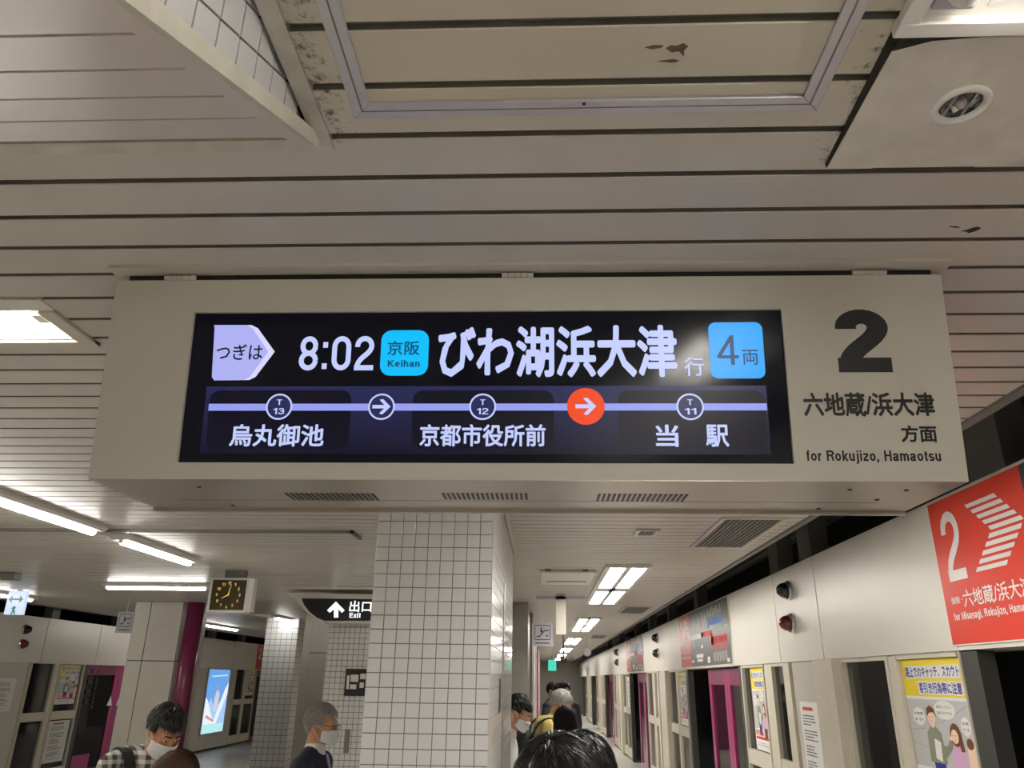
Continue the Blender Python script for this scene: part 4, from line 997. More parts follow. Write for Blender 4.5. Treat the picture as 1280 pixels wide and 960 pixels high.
# exit sign on its cream bulkhead
YX = 9.2
f3 = Fr((0, YX, 0), (1, 0, 0), (0, 0, 1), (0, -1, 0))
t = thing('exit_sign', 'black exit sign with white arrow and Exit lettering, left of the big pillar', 'sign', (-2.4, YX, 2.3))
def Q(pts, d=0, fr=None): return [ (fr or f3).P(*(fr or f3).uv(*p), d) for p in pts]
EXW = emis('exit_white', (245, 250, 250), 1.3)
MB().prism(Q([(357, 741), (480, 743), (480, 780), (404, 778), (392, 772), (380, 762), (370, 750)]), (0, .30, 0)).build('bulkhead', CREAM, t)
MB().prism(Q([(377, 748), (480, 749), (480, 776), (406, 776), (396, 772), (387, 765), (380, 756)], .004), (0, .002, 0)).build('sign_face', INK, t)
MB().poly(Q([(409, 763), (420, 752), (431, 763), (427.5, 766), (423, 761.5), (423, 772), (417.5, 772), (417.5, 761.5), (412.5, 766)], .006)).build('arrow', EXW, t, fix=False)
text('出口', f3, pbox(f3, 437, 751, 464.5, 765), .006, EXW, t, .02); text('Exit', f3, pbox(f3, 437, 766, 451, 772.5), .006, EXW, t, .02)
o = MB().box(-3.03, 8.86, CEIL-.03, -1.6, 8.93, CEIL-.002).build('ceiling_rail', CREAM); tag(o, 'cream ceiling rail above the exit sign', 'rail')
o = MB().box(-3.03, 8.95, CEIL-.02, -1.6, 9.0, CEIL-.002).build('ceiling_track', GREYP); tag(o, 'thin dark ceiling track above the exit sign', 'rail')
# clock
YC = 7.5; KC = 7.5/5.6
f4 = Fr((0, YC, 0), (1, 0, 0), (0, 0, 1), (0, -1, 0))
ck = thing('clock', 'square wall clock with olive face and gold numerals showing eight', 'clock', (-3.06, YC+.05, 2.3))
cb = pbox(f4, 260, 722, 309, 766)
MB().prism(rect(f4, cb), (0, .14, 0)).build('case', WHITEP, ck, bevel=.006)
MB().box(cb[2]-.005, YC+.005, cb[1]+.01, cb[2]+.05, YC+.1, cb[3]-.005).build('case_side', WHITEP, ck)
fb = pbox(f4, 264, 725, 306.5, 762.5)
MB().prism(rect(f4, fb, .001), f4.n*.002).build('dial', mat('olive_dial', s2l((62, 54, 14)), .6, var=.1), ck)
GOLD = emis('gold_numerals', (225, 180, 80), 1.0)
cu_, cv_ = (fb[0]+fb[2])/2, (fb[1]+fb[3])/2; cr_ = (fb[3]-fb[1])*.40
for h in range(1, 13):
    a = PI/2-h*PI/6; x_, y_ = cu_+cr_*math.cos(a), cv_+cr_*math.sin(a); hs = .014*KC
    text(str(h), f4, (x_-hs*(.5 if h < 10 else .9), y_-hs*.75, x_+hs*(.5 if h < 10 else .9), y_+hs*.75), .004, GOLD, ck, .01)
def hand(ang, L, w, name):
    a = PI/2-math.radians(ang); d = Vector((math.cos(a), math.sin(a))); n = Vector((-d.y, d.x))
    pts = [Vector((cu_, cv_))-d*.012+n*w, Vector((cu_, cv_))-d*.012-n*w, Vector((cu_, cv_))+d*L-n*w*.4, Vector((cu_, cv_))+d*L+n*w*.4]
    MB().poly([f4.P(p.x, p.y, .006) for p in pts]).build(name, GOLD, ck, fix=False)
hand(241, .052*KC, .006, 'hour_hand'); hand(12, .075*KC, .005, 'minute_hand')
MB().box(cb[2]-.26, YC+.03, cb[3]-.002, cb[2]-.06, YC+.10, CEIL).build('hanger', GREYP, ck)
# green evacuation sign with arrows, far left
YG = 9.6
f5 = Fr((0, YG, 0), (1, 0, 0), (0, 0, 1), (0, -1, 0))
t = thing('evacuation_sign', 'small lit white exit sign with green double arrow at the far left', 'sign', (-6.6, YG, 2.4))
gb = pbox(f5, 8, 738.5, 30, 768)
MB().prism(rect(f5, gb), (0, .06, 0)).build('light_box', emis('exit_box_white', (215, 225, 250), 1.0), t)
TEAL = emis('exit_green', (10, 130, 110), .9)
cxg, czg = (gb[0]+gb[2])/2, gb[1]+(gb[3]-gb[1])*.64; ww = (gb[2]-gb[0])*.42
MB().poly([f5.P(cxg+a*ww, czg+b_*ww, .002) for a, b_ in ((-1, 0), (-.5, .5), (-.5, .12), (.5, .12), (.5, .5), (1, 0), (.5, -.5), (.5, -.12), (-.5, -.12), (-.5, -.5))]).build('double_arrow', TEAL, t, fix=False)
MB().poly([f5.P(cxg+a*ww, czg-ww*1.45+b_*ww, .002) for a, b_ in ((-.3, -.5), (-.1, -.5), (0, -.1), (.2, -.5), (.35, -.4), (.15, .2), (.3, .5), (-.1, .55), (-.35, .2), (-.1, .2))]).build('running_figure', TEAL, t, fix=False)
MB().box((gb[0]+gb[2])/2-.02, YG+.02, gb[3]-.002, (gb[0]+gb[2])/2+.02, YG+.05, CEIL).build('hanger', GREYP, t)
t = thing('hanging_camera', 'dark bar-shaped camera housing hanging at the far left ceiling', 'camera', (-5.6, 7.9, 2.6))
MB().box(-5.9, 7.85, CEIL-.07, -5.47, 7.97, CEIL).build('housing', GREYP, t, bevel=.01)
# escalator pictogram signs
def esc(Y, box, label):
    f = Fr((0, Y, 0), (1, 0, 0), (0, 0, 1), (0, -1, 0)); b = pbox(f, *box)
    t = thing('pictogram_sign', label, 'sign', f.P((b[0]+b[2])/2, b[1]))
    W, H = b[2]-b[0], b[3]-b[1]
    MB().prism(rect(f, b), f.n*-.015).build('sign_plate', mat('lilac_grey_plate', (.38, .37, .40), .4, var=.02), t)
    def S(pts, m=INK, d=.001): return MB().poly([f.P(b[0]+a*W, b[1]+c*H, d) for a, c in pts]).build('pictogram', m, t, fix=False)
    x0_, x1_, y0_, y1_ = .12, .88, .28, .92; e = .03
    for q_ in (R4(x0_, y0_, x1_, y0_+e), R4(x0_, y1_-e, x1_, y1_), R4(x0_, y0_, x0_+e, y1_), R4(x1_-e, y0_, x1_, y1_)): S(q_)
    S([(.22, .40), (.36, .40), (.62, .66), (.80, .66), (.80, .71), (.60, .71), (.34, .45), (.22, .45)]); S([(.40, .60), (.50, .60), (.50, .74), (.40, .74)]); S([(.42, .76), (.48, .76), (.48, .82), (.42, .82)]); S([(.68, .42), (.76, .42), (.76, .49), (.68, .49)])
    S(R4(.15, .12, .85, .16)); 
    MB().box((b[0]+b[2])/2-.003, Y+.002, b[3]-.01, (b[0]+b[2])/2+.003, Y+.008, CEIL).build('hanger', CREAM, t)
esc(10.6, (146, 765, 166, 791), 'square escalator pictogram sign beside the beige clad pillar')
esc(10.3, (665, 779, 691, 808), 'square escalator pictogram sign right of the big tiled pillar')

# ================================================================== RIGHT-HAND CEILING FITTINGS
def grille(q4, label, n, along='y', frame_m=None):
    xs = sorted(p.x for p in q4); ys_ = sorted(p.y for p in q4); x0_, x1_, y0_, y1_ = (xs[0]+xs[1])/2, (xs[2]+xs[3])/2, (ys_[0]+ys_[1])/2, (ys_[2]+ys_[3])/2
    t = thing('ceiling_grille', label, 'vent', ((x0_+x1_)/2, (y0_+y1_)/2, CEIL-.001)); fw = .03
    MB().box(x0_, y0_, CEIL-.012, x0_+fw, y1_, CEIL-.001).build('frame_bar', ALU, t); MB().box(x1_-fw, y0_, CEIL-.012, x1_, y1_, CEIL-.001).build('frame_bar', FRAME, t)
    MB().box(x0_+fw, y0_, CEIL-.012, x1_-fw, y0_+fw, CEIL-.001).build('frame_bar', FRAME, t); MB().box(x0_+fw, y1_-fw, CEIL-.012, x1_-fw, y1_, CEIL-.001).build('frame_bar', FRAME, t)
    MB().box(x0_+fw, y0_+fw, CEIL-.003, x1_-fw, y1_-fw, CEIL-.001).build('dark_backing', INK, t)
    for i in range(n):
        xx = x0_+fw+(x1_-x0_-2*fw)*(i+.3)/n
        MB().box(xx, y0_+fw, CEIL-.010, xx+(x1_-x0_-2*fw)/n*.45, y1_-fw, CEIL-.003).build('slat', GREYP, t)
    return t
grille([onz(*p, CEIL) for p in ((902, 646), (862, 683), (932, 683), (985, 646))], 'large slatted air grille in the ceiling above the second right doorway', 12)
grille([onz(*p, CEIL) for p in ((797, 661), (826, 661), (790, 668), (820, 668))], 'small square ceiling vent right of the big tiled pillar', 4)
grille([onz(*p, CEIL) for p in ((780, 758), (816, 758), (771, 766), (806, 766))], 'far slatted air grille beyond the first four-panel lamp', 8)
grille([Vector((1.12, 18.5, CEIL)), Vector((1.5, 18.5, CEIL)), Vector((1.12, 19.8, CEIL)), Vector((1.5, 19.8, CEIL))], 'farthest air grille near the round ceiling mirror', 8)
a0, a1 = onz(675, 712, CEIL), onz(738, 728, CEIL)
t = thing('air_conditioner', 'white flush ceiling air conditioner left of the first four-panel lamp', 'air conditioner', ((a0.x+a1.x)/2, (a0.y+a1.y)/2, CEIL-.03))
MB().box(a0.x, a0.y, CEIL-.03, a1.x, a1.y, CEIL-.002).build('panel', CREAM, t, bevel=.01)
MB().box(a0.x+.06, a1.y-.35, CEIL-.032, a1.x-.06, a1.y-.28, CEIL-.0295).build('louvre', GROOVE, t)
for dx in (.05, .40): MB().box(a0.x+dx, a0.y-.06, CEIL-.02, a0.x+dx+.05, a0.y-.01, CEIL-.002).build('bracket', GREYP, t)
# hanging double lamp seen end-on
h = ony(701, 758, 9.5)
t = thing('hanging_sign_post', 'cream hanging post with small fittings in front of the far lamps', 'post', (h.x, 9.5, 2.3))
MB().box(h.x-.06, 9.5, 2.22, h.x+.06, 9.62, CEIL).build('post', CREAM, t); MB().box(h.x-.3, 9.5, CEIL-.06, h.x+.3, 9.56, CEIL-.02).build('cross_bar', mat('bluish_bar', (.5, .5, .6), .3, .3, var=0), t)
m_ = ony(734, 815, 12.2); t = thing('ceiling_mirror', 'small round white dome hanging near the far end of the right ceiling', 'mirror', (m_.x, 12.2, m_.z))
MB().ell((m_.x, 12.2, m_.z), (.062, .03, .062)).build('dome', WHITEP, t, smooth=True); MB().tube((m_.x, 12.2, m_.z), (m_.x, 12.2, CEIL), .003, n=6).build('stem', CREAM, t)
m_ = ony(704.5, 825, 15); t = thing('loudspeaker', 'black round loudspeaker hanging at the far end', 'speaker', (m_.x, 15, m_.z))
MB().ell((m_.x, 15, m_.z), (.065, .08, .075)).build('body', BLACK, t, smooth=True); MB().tube((m_.x, 15, m_.z), (m_.x, 15, CEIL), .012, n=8).build('stem', BLACK, t)
m_ = ony(691.5, 829, 16); t = thing('green_exit_sign', 'tiny glowing green exit sign at the far end of the platform', 'sign', (m_.x, 16, m_.z))
MB().box(m_.x-.10, 16, m_.z-.14, m_.x+.06, 16.06, m_.z+.06).build('light_box', emis('far_green', (60, 200, 170), 1.2), t); MB().tube((m_.x, 16.03, m_.z), (m_.x, 16.03, CEIL), .01, n=6).build('stem', GREYP, t)
# second partition and far posts behind the big pillar on the right face
t = thing('steel_pillar', 'satin steel pillar just beyond the big tiled pillar', 'pillar', (-.6, 10.9, 0))
MB().box(-.95, 10.6, 0, -.205, 12.9, CEIL-.0).build('panel', SST, t)
MB().box(-.205, 12.3, 0, -.17, 12.9, CEIL).build('corner_post', GREYP, t)
for i, (xx, yy, m2) in enumerate(((-.16, 14.5, CLAD), (-.16, 18.0, CREAM), (-.15, 23.0, MAG), (-.15, 27.5, CREAM), (-.15, 33.0, CLAD))):
    t = thing('far_pillar', '%s far pillar in the row along the right of the stairs' % ('pale first', 'cream second', 'pink third', 'cream fourth', 'last')[i], 'pillar', (xx-.4, yy, 0))
    MB().box(xx-.8, yy, 0, xx, yy+1.2, CEIL).build('cladding', m2, t)

# ================================================================== PEOPLE
PLAID = mat('plaid_shirt', (.55, .53, .48), .8, var=0)
nt = PLAID.node_tree; B_ = nt.nodes['Principled BSDF']
tc = nt.nodes.new('ShaderNodeTexCoord'); prev = None
for ax, rot in ((0, 0), (2, 1)):
    mp = nt.nodes.new('ShaderNodeMapping'); mp.inputs['Rotation'].default_value = (0, 0 if ax == 0 else PI/2, 0)
    wv = nt.nodes.new('ShaderNodeTexWave'); wv.wave_type = 'BANDS'; wv.bands_direction = 'X'; wv.inputs['Scale'].default_value = 7.5; wv.inputs['Distortion'].default_value = .3
    nt.links.new(tc.outputs['Object'], mp.inputs[0]); nt.links.new(mp.outputs[0], wv.inputs[0])
    r_ = nt.nodes.new('ShaderNodeValToRGB'); r_.color_ramp.elements[0].position = .50; r_.color_ramp.elements[0].color = (.10, .10, .10, 1); r_.color_ramp.elements[1].position = .60; r_.color_ramp.elements[1].color = (1, 1, 1, 1)
    nt.links.new(wv.outputs['Fac'], r_.inputs[0])
    if prev is None: prev = r_.outputs[0]
    else:
        mx = nt.nodes.new('ShaderNodeMix'); mx.data_type = 'RGBA'; mx.blend_type = 'MIX'; mx.inputs[0].default_value = .5
        nt.links.new(prev, mx.inputs[6]); nt.links.new(r_.outputs[0], mx.inputs[7])
        m2 = nt.nodes.new('ShaderNodeMix'); m2.data_type = 'RGBA'; m2.blend_type = 'MULTIPLY'; m2.inputs[0].default_value = 1; m2.inputs[7].default_value = (.62, .60, .54, 1)
        nt.links.new(mx.outputs[2], m2.inputs[6]); nt.links.new(m2.outputs[2], B_.inputs['Base Color'])
NAVYS = mat('navy_suit', (.012, .014, .028), .8, var=.1); WSH = mat('white_shirt', (.75, .75, .78), .7, var=.03); YSH = mat('yellow_shirt', (.72, .58, .20), .8, var=.05)
DSH = mat('dark_shirt', (.03, .03, .035), .8, var=.1); BSTR = mat('black_strap', (.01, .01, .012), .7, var=.05); TIE = mat('lilac_tie', (.30, .27, .42), .5, var=.1)
GLS = mat('spectacle_frame', (.02, .02, .02), .3, .5, var=0)

def remeshed(mb, voxel, name, m, parent, smooth_it=4):
    me = mb.mesh('tmp'); o = bpy.data.objects.new('tmp', me); COL.objects.link(o)
    r = o.modifiers.new('r', 'REMESH'); r.mode = 'VOXEL'; r.voxel_size = voxel; r.use_smooth_shade = True
    sm_ = o.modifiers.new('s', 'SMOOTH'); sm_.factor = .5; sm_.iterations = smooth_it
    bpy.context.view_layer.update()
    me2 = bpy.data.meshes.new_from_object(o.evaluated_get(bpy.context.evaluated_depsgraph_get()))
    bpy.data.objects.remove(o); me2.name = name; me2.materials.clear(); me2.materials.append(m)
    me2.polygons.foreach_set('use_smooth', [True]*len(me2.polygons))
    ob = bpy.data.objects.new(name, me2); COL.objects.link(ob); ob.parent = parent
    return ob

def person(head, yaw, pitch, label, hair, shirt, hs=1.0, mask=True, group=None, voxel=.012, long_hair=False, strands=900, seed=1, turn=0, coat=None, tie=False, glasses=False, hline=.158, stoop=0, trousers=TROUS):
    """head = world position of the middle of the head; the figure stands on the floor; local -Y is forward"""
    yaw, pitch, turn = map(math.radians, (yaw, pitch, turn))
    RH = Matrix.Rotation(turn, 4, 'Z') @ Matrix.Rotation(pitch, 4, 'X')
    RZ = Matrix.Rotation(yaw, 4, 'Z')
    hc = Vector((0, -.008, .115))*hs                # head middle from the neck joint
    off = RH @ hc
    lean = Vector((0, (-.05 if pitch > .3 else -.015)-stoop, 0))
    jb = 1.50-stoop*.45; jz = head[2]-off.z; k_ = jz/jb
    J = Vector((0, 0, jb*k_))+lean
    base = Vector((head[0], head[1], 0))-RZ @ Vector((off.x+lean.x, off.y+lean.y, 0))
    base.z = 0
    t = thing('person', label, 'person', base, group); t.rotation_euler = (0, 0, yaw)
    H = Matrix.Translation(J) @ RH @ Matrix.Scale(hs, 4)
    K = lambda p: Vector((p[0], p[1], p[2]))*k_
    b = MB()
    # head and neck
    hd = MB()
    hd.ell((0, .012, .128), (.076, .096, .098), 20, 14).ell((0, -.030, .095), (.064, .066, .085), 16, 12).ell((0, -.050, .035), (.046, .048, .040)).ell((0, -.072, .012), (.024, .020, .018))
    hd.ell((0, -.096, .088), (.013, .016, .022)).ell((0, -.108, .074), (.015, .013, .011)).ell((0, -.086, .052), (.026, .014, .020)).ell((0, -.080, .128), (.052, .018, .016))
    for s_ in (-1, 1):
        hd.ell((s_*.077, .008, .092), (.008, .019, .030)).ell((s_*.084, .014, .100), (.007, .014, .020)); hd.ell((s_*.045, -.062, .078), (.022, .022, .022))
    hd.xf(H); b.v += hd.v; b.f += [tuple(i for i in f) for f in hd.f]
    b.cap(J+Vector((0, .03, -.09*k_)), H @ Vector((0, .018, .06)), .058, .054)
    # trunk
    tr = MB()
    def trunk(m_, g_):
        m_.ell(K((0, .005, 1.26)), (.158*k_+g_, .108*k_+g_, .20*k_+g_)).ell(K((0, 0, 1.07)), (.138*k_+g_, .100*k_+g_, .17*k_+g_)).ell(K((0, .01, .93)), (.158*k_+g_, .112*k_+g_, .13*k_+g_))
        m_.cap(K((-.150, .012, 1.378)), K((.150, .012, 1.378)), .058*k_+g_, .058*k_+g_)
        m_.cap(K((-.09, .015, 1.40)), J+Vector((0, .03, -.055)), .058+g_*.7, .052+g_*.5); m_.cap(K((.09, .015, 1.40)), J+Vector((0, .03, -.055)), .058+g_*.7, .052+g_*.5)
    def arm(m_, s_, g_, upto=3):
        sh, el, wr_ = K((s_*.185, .01, 1.37)), K((s_*.235, .03, 1.10)), K((s_*.20, -.13, .94)) if s_ > 0 else K((s_*.245, -.03, .86))
        m_.cap(sh, el, .052*k_+g_, .041*k_+g_)
        if upto > 1: m_.cap(el, wr_, .040*k_+g_, .028*k_+g_)
        return sh, el, wr_
    trunk(b, 0)
    for s_ in (-1, 1):
        sh, el, wr_ = arm(b, s_, 0)
        d = (wr_-el).normalized(); side_ = d.cross(Vector((0, 1, 0))).normalized() if abs(d.y) < .9 else Vector((1, 0, 0)); up_ = d.cross(side_)
        pm_ = wr_+d*.045; b.ell(pm_, (.030, .030, .030)); b.cap(wr_, wr_+d*.075, .024, .030)
        for fi, (o_, L_) in enumerate(((-.028, .068), (-.010, .078), (.009, .073), (.027, .058))):
            p0 = wr_+d*.075+up_*o_; p1 = p0+d*L_*.5+side_*.006; p2 = p1+d*L_*.42+side_*.022
            b.cap(p0, p1, .009, .0085, 8); b.cap(p1, p2, .0085, .007, 8)
        q0 = wr_+d*.02+up_*-.028; b.cap(q0, q0+d*.035-up_*.022, .011, .010, 8); b.cap(q0+d*.035-up_*.022, q0+d*.06-up_*.02+side_*.012, .010, .008, 8)
        b.cap(K((s_*.088, .01, .92)), K((s_*.095, 0, .49)), .086*k_, .058*k_); b.cap(K((s_*.095, 0, .49)), K((s_*.095, .02, .09)), .056*k_, .038*k_)
        b.ell(K((s_*.10, -.05, .045)), (.045, .12, .042))
    remeshed(b, voxel, 'body', SKIN, t)
    # clothes
    c = MB(); trunk(c, .012)
    for s_ in (-1, 1): arm(c, s_, .012 if coat is None else .018)
    ztop = J.z-.035
    c.v = [Vector((v.x, v.y, v.z)) for v in c.v]
    remeshed(c, .014, 'shirt' if coat is None else 'jacket', shirt, t)
    if coat is not None:
        cc = MB().cap(J+Vector((0, .026, -.085)), J+Vector((0, .018, -.035)), .074, .066); remeshed(cc, .008, 'shirt_collar', coat, t, 2)
    else:
        cc = MB().cap(J+Vector((0, .028, -.085)), J+Vector((0, .024, -.045)), .072, .066); remeshed(cc, .009, 'collar', shirt, t, 2)
    if tie: MB().prism([J+Vector(p) for p in ((-.012, -.055, -.06), (.012, -.055, -.06), (.022, -.118, -.24), (-.022, -.118, -.24))], (0, -.008, 0)).build('tie', TIE, None).parent = t
    tr = MB(); tr.ell(K((0, .01, .93)), (.172*k_, .126*k_, .13*k_))
    for s_ in (-1, 1): tr.cap(K((s_*.088, .01, .92)), K((s_*.095, 0, .49)), .098*k_, .072*k_); tr.cap(K((s_*.095, 0, .49)), K((s_*.095, .02, .12)), .070*k_, .060*k_)
    remeshed(tr, .016, 'trousers', trousers, t)
    for s_ in (-1, 1):
        o_ = MB().ell(K((s_*.10, -.05, .045)), (.052, .135, .046)).cap(K((s_*.1, .03, .06)), K((s_*.1, .02, .10)), .05, .045).build('shoe', SHOE, None, smooth=True); o_.parent = t
    def part(mb, name, m, fix=True, smooth=True, par=t, kind=None):
        mb.xf(H); o_ = mb.build(name, m, None, smooth=smooth, fix=fix); o_.parent = par
        if kind: o_['kind'] = kind
        return o_
    # face
    for s_ in (-1, 1):
        e_ = part(MB().ell((s_*.031, -.083, .106), (.0145, .012, .0095), 12, 8), 'eye', EYEW)
        part(MB().ell((s_*.031, -.0935, .105), (.0058, .003, .0058), 10, 6), 'iris', EYEB, par=e_)
        part(MB().cap((s_*.014, -.098, .127), (s_*.046, -.086, .130), .0035, .0022, 6), 'eyebrow', HAIRK if hair is not HAIRG else HAIRG)
        part(MB().ell((s_*.031, -.0865, .1125), (.0165, .0125, .0075), 10, 6), 'eyelid', SKIN)
    part(MB().cap((-.018, -.097, .044), (.018, -.097, .044), .0055, .0055, 8), 'mouth', LIP)
    if mask:
        mm = MB(); n_, m__ = 17, 9; idx = []
        for j in range(m__):
            v_ = j/(m__-1)
            for i in range(n_):
                a_ = math.radians(-78+156*i/(n_-1)); e = abs(i/(n_-1)-.5)*2
                zc = .088-.090*v_+(.0 if v_ < .5 else .02*e*e*(v_-.5)*2); zc -= .012*e*e*(1-v_)
                R_ = .070+.004*math.sin(v_*PI*5)*(1-e) ; bul = .030*math.cos(a_)*math.sin(PI*min(1, .25+v_*.6))
                mm.v.append(Vector(((R_+.004)*math.sin(a_), -.018-(R_+.012+bul)*math.cos(a_)*.96, zc)))
        for j in range(m__-1):
            for i in range(n_-1): q_ = j*n_+i; mm.f.append((q_, q_+1, q_+n_+1, q_+n_))
        mo = part(mm, 'face_mask', MASKM)
        so = mo.modifiers.new('solid', 'SOLIDIFY'); so.thickness = .002
        for s_ in (-1, 1):
            part(MB().tube((s_*.071, -.035, .078), (s_*.083, .012, .122), .0026, n=6), 'ear_loop', MASKM, par=mo); part(MB().tube((s_*.070, -.034, .018), (s_*.083, .024, .085), .0026, n=6), 'ear_loop', MASKM, par=mo)
    if glasses:
        gm_ = MB()
        for s_ in (-1, 1):
            ring = [(s_*.032+.021*math.cos(2*PI*i/12), -.108, .104+.015*math.sin(2*PI*i/12)) for i in range(13)]
            for p_, q_ in zip(ring[:-1], ring[1:]): gm_.tube(p_, q_, .0016, n=5)
            gm_.tube((s_*.053, -.106, .108), (s_*.082, .01, .112), .0018, n=5)
        part(gm_, 'spectacles', GLS)
    # hair: a closed cap that dives under the skin where the face and ears are
    rnd = random.Random(seed); hm = MB(); N_, M_ = (120, 48) if strands > 2000 else (48, 30)
    hx, hy, hz = .086, .108, .110
    def sst(x, a, b): x = max(0, min(1, (x-a)/(b-a))); return x*x*(3-2*x)
    def cover(p):
        """1 where hair covers the scalp, lower where it dives under the skin"""
        front = sst(p.z, hline-.012-.25*max(0, -p.y-.07), hline+.004) if p.y < -.025 else 1
        tz = .108 if p.y < .03 else .108-(p.y-.03)*1.6
        tz = max(tz, .030)
        sides = sst(p.z, tz-.010, tz+.006)
        f = min(front if p.y < -.045 else (front*sst(-.025, p.y, p.y+1) if False else max(front, sst(p.y, -.045, -.025))), sides)
        return .80+.20*f
    def hp(th, ph, extra=0):
        d = Vector((math.sin(th)*math.cos(ph), math.sin(th)*math.sin(ph), math.cos(th)))
        p = Vector((hx*d.x, hy*d.y, hz*d.z))+Vector((0, .012, .125))
        return p, d
    for j in range(M_+1):
        for i in range(N_):
            p, d = hp(PI*j/M_, 2*PI*i/N_)
            f = cover(p); c0 = Vector((0, .012, .125))
            an = math.atan2(p.y-.055, p.x-.012)
            nz = noise.noise(p*28+Vector((seed, 0, 0)))*.005+noise.noise(Vector((an*16, p.z*9, seed)))*.005
            hm.v.append(c0+(p-c0)*f+d*nz*(f > .97))
    for j in range(M_):
        hm.f += [(j*N_+i, (j+1)*N_+i, (j+1)*N_+(i+1) % N_, j*N_+(i+1) % N_) for i in range(N_)]
    ho = part(hm, 'hair', hair)
    sm_ = MB()
    crown = Vector((.012, .055, 0))
    for _ in range(strands):
        th = math.acos(1-rnd.random()*1.25); ph = rnd.uniform(0, 2*PI)
        p, d = hp(th, ph)
        if cover(p) < .985: continue
        flow = Vector((p.x-crown.x, p.y-crown.y, 0)); flow = flow.normalized() if flow.length > .003 else Vector((1, 0, 0))
        flow = (flow+Vector((rnd.uniform(-.35, .35), rnd.uniform(-.35, .35), 0))).normalized()
        pts = [p*1.0]; cur = p.copy(); c0 = Vector((0, .012, .125)); L_ = rnd.uniform(.018, .045) if not long_hair else .05
        lift = rnd.uniform(.001, .007); w_s = rnd.uniform(.0007, .0018)
        for s_ in range(4):
            nn = (cur-c0); nn = Vector((nn.x/hx**2, nn.y/hy**2, nn.z/hz**2)).normalized()
            tg = (flow-nn*flow.dot(nn)); tg = tg.normalized() if tg.length > 1e-3 else Vector((0, 0, -1))
            tg = (tg+Vector((0, 0, -.35))).normalized(); tg = (tg-nn*tg.dot(nn)).normalized()
            cur = cur+tg*L_/4
            q_ = cur-c0; e_ = math.sqrt((q_.x/hx)**2+(q_.y/hy)**2+(q_.z/hz)**2); cur = c0+q_/e_
            pts.append(cur+nn*(lift*(s_+1)/4+.0035))
        b0 = len(sm_.v); tw_ = rnd.uniform(-.9, .9); ctw, stw = math.cos(tw_), math.sin(tw_)
        for a_, p_ in enumerate(pts):
            nn = (p_-c0).normalized(); tg = (pts[min(a_+1, 4)]-pts[max(a_-1, 0)]).normalized(); sd = (nn.cross(tg).normalized()*ctw+nn*stw)*w_s*(1-a_/5)
            sm_.v += [p_-sd, p_+sd]
        sm_.f += [(b0+2*a_, b0+2*a_+1, b0+2*a_+3, b0+2*a_+2) for a_ in range(4)]
    part(sm_, 'hair_strands', STRK if hair is HAIRK else hair, fix=False, par=ho, kind='stuff')
    if long_hair:
        lh = MB(); lh.cap((0, .045, .13), (0, .085, -.02), .095, .088, 16).cap((0, .085, -.02), (0, .10, -.24), .088, .075, 16)
        for s_ in (-1, 1): lh.cap((s_*.06, .03, .11), (s_*.075, .045, -.18), .035, .028, 12)
        lh.xf(H); remeshed(lh, .010, 'long_hair', hair, t)
    return t, H, base, RZ, J, k_
def at(px, py, d): return EYE+ray(px, py)*d

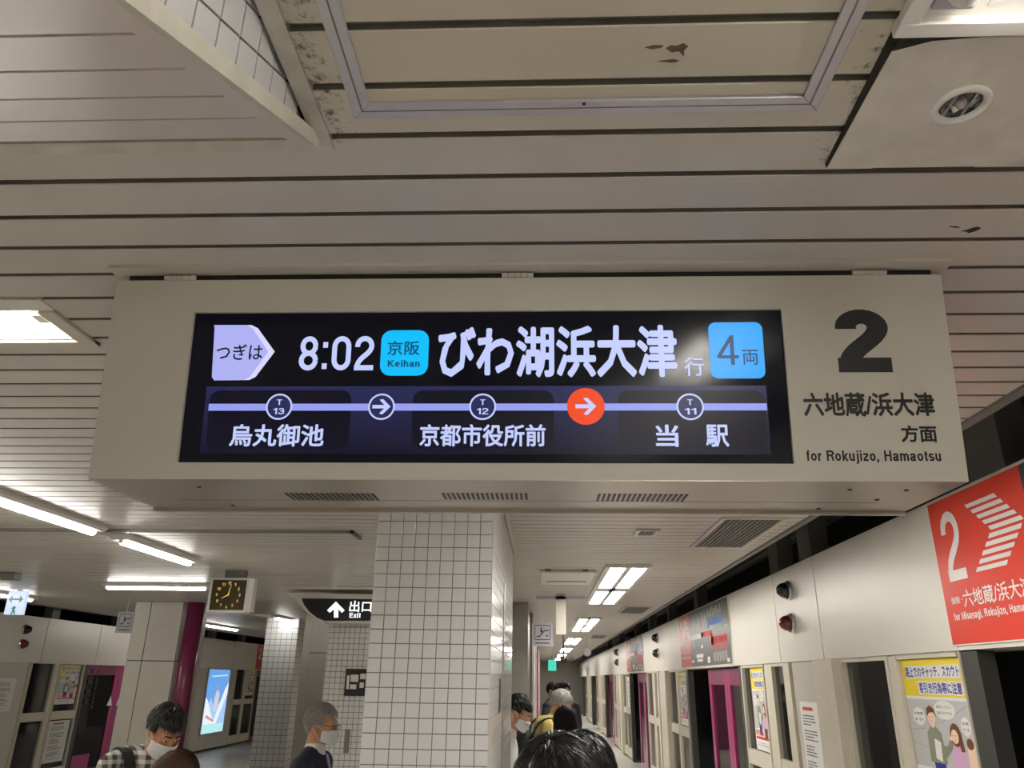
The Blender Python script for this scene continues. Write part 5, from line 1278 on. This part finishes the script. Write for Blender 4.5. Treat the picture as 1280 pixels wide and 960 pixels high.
# young man in plaid, left
pp = person(at(208, 911, 4.15), 52, 33, 'young man with black hair and white face mask looking down, plaid shirt, at the left', HAIRK, PLAID, hs=1.04, voxel=.009, strands=2600, seed=3, turn=4, stoop=.09)
def strap_and_pack(pp, label, bagm, side_only=False):
    t, H, base, RZ, J, k_ = pp
    bg = thing('backpack', label, 'backpack', base); bg.rotation_euler = t.rotation_euler
    o_ = MB().ell((0, .215*k_, 1.18*k_), (.140, .080, .21), 20, 14).build('bag', bagm, None, smooth=True); o_.parent = bg
    for s_ in (-1, 1):
        sm = MB(); pts = []
        for i in range(15):
            a = -0.35+i/14*3.75
            y = .015-.140*math.cos(a-.15)*-1 if False else .012+.150*math.cos(a+.1); z = 1.26+.190*math.sin(a)
            pts.append(Vector((s_*(.118+.01*math.sin(a)), y, z))*k_)
        for a, b_ in zip(pts[:-1], pts[1:]):
            n = Vector((0, a.y, a.z-1.26*k_)).normalized()*.010
            w2 = Vector((.028, 0, 0)); sm.prism([a-w2, a+w2, b_+w2, b_-w2], n)
        o_ = sm.build('strap', BSTR, None); o_.parent = bg
strap_and_pack(pp, 'black backpack on the young man in the plaid shirt', BSTR)
# woman with brown hair in front of him
person(at(221, 976, 3.3), 175, 12, 'brown-haired woman whose crown only shows, in front of the plaid-shirted man', HAIRB, DSH, mask=True, voxel=.013, strands=2600, seed=5, long_hair=True)
# grey-haired man in a suit
person(at(404, 904, 4.65), 84, 6, 'grey-haired man in navy suit, glasses and white mask, facing right beside the tiled pillar', HAIRG, NAVYS, hs=.95, hline=.178, voxel=.008, strands=4200, seed=9, coat=WSH, tie=True, glasses=True)
# man peering past the big pillar
person(at(650, 889, 6.55), 78, 30, 'black-haired man in white mask looking down, half hidden by the big tiled pillar', HAIRK, WSH, hs=1.12, voxel=.012, strands=900, seed=11)
# elderly man in yellow
pp = person(at(703, 879, 6.9), 104, 30, 'grey-haired balding man in a yellow shirt, seen from behind down the platform', HAIRG, YSH, hs=.95, voxel=.013, strands=900, seed=13, stoop=.04)
strap_and_pack(pp, 'dark backpack worn over the yellow shirt', BSTR)
# woman with long black hair
person(at(705, 903, 5.7), 190, 10, 'woman with long black hair, directly in front of the man in yellow', HAIRK, WSH, hs=.95, voxel=.013, strands=500, seed=15, long_hair=True, mask=True)
# nearest crown of black hair and the one behind it
person(at(697, 1002, 1.50), 176, 8, 'nearest person, only the crown of glossy black hair showing at the bottom edge', HAIRK, DSH, voxel=.013, strands=9000, seed=17, mask=True)
person(at(731, 977, 2.05), 150, 16, 'second black-haired head just right of and behind the nearest crown', HAIRK, DSH, hs=1.0, voxel=.013, strands=5000, seed=19, mask=True)
# far passengers
for i, (px, py, d, yw, lb) in enumerate(((692, 862, 13.0, 60, 'distant passenger in white mask nearest the left, far down the platform'), (699, 866, 10.5, 185, 'distant dark-haired passenger in black seen from behind, middle of the far group'), (705.5, 862, 12.0, 0, 'distant passenger facing the camera at the right of the far group'))):
    person(at(px, py, d), yw, 5, lb, HAIRK, DSH, hs=1.05, voxel=.02, strands=200, seed=30+i, group='distant passengers on the platform')
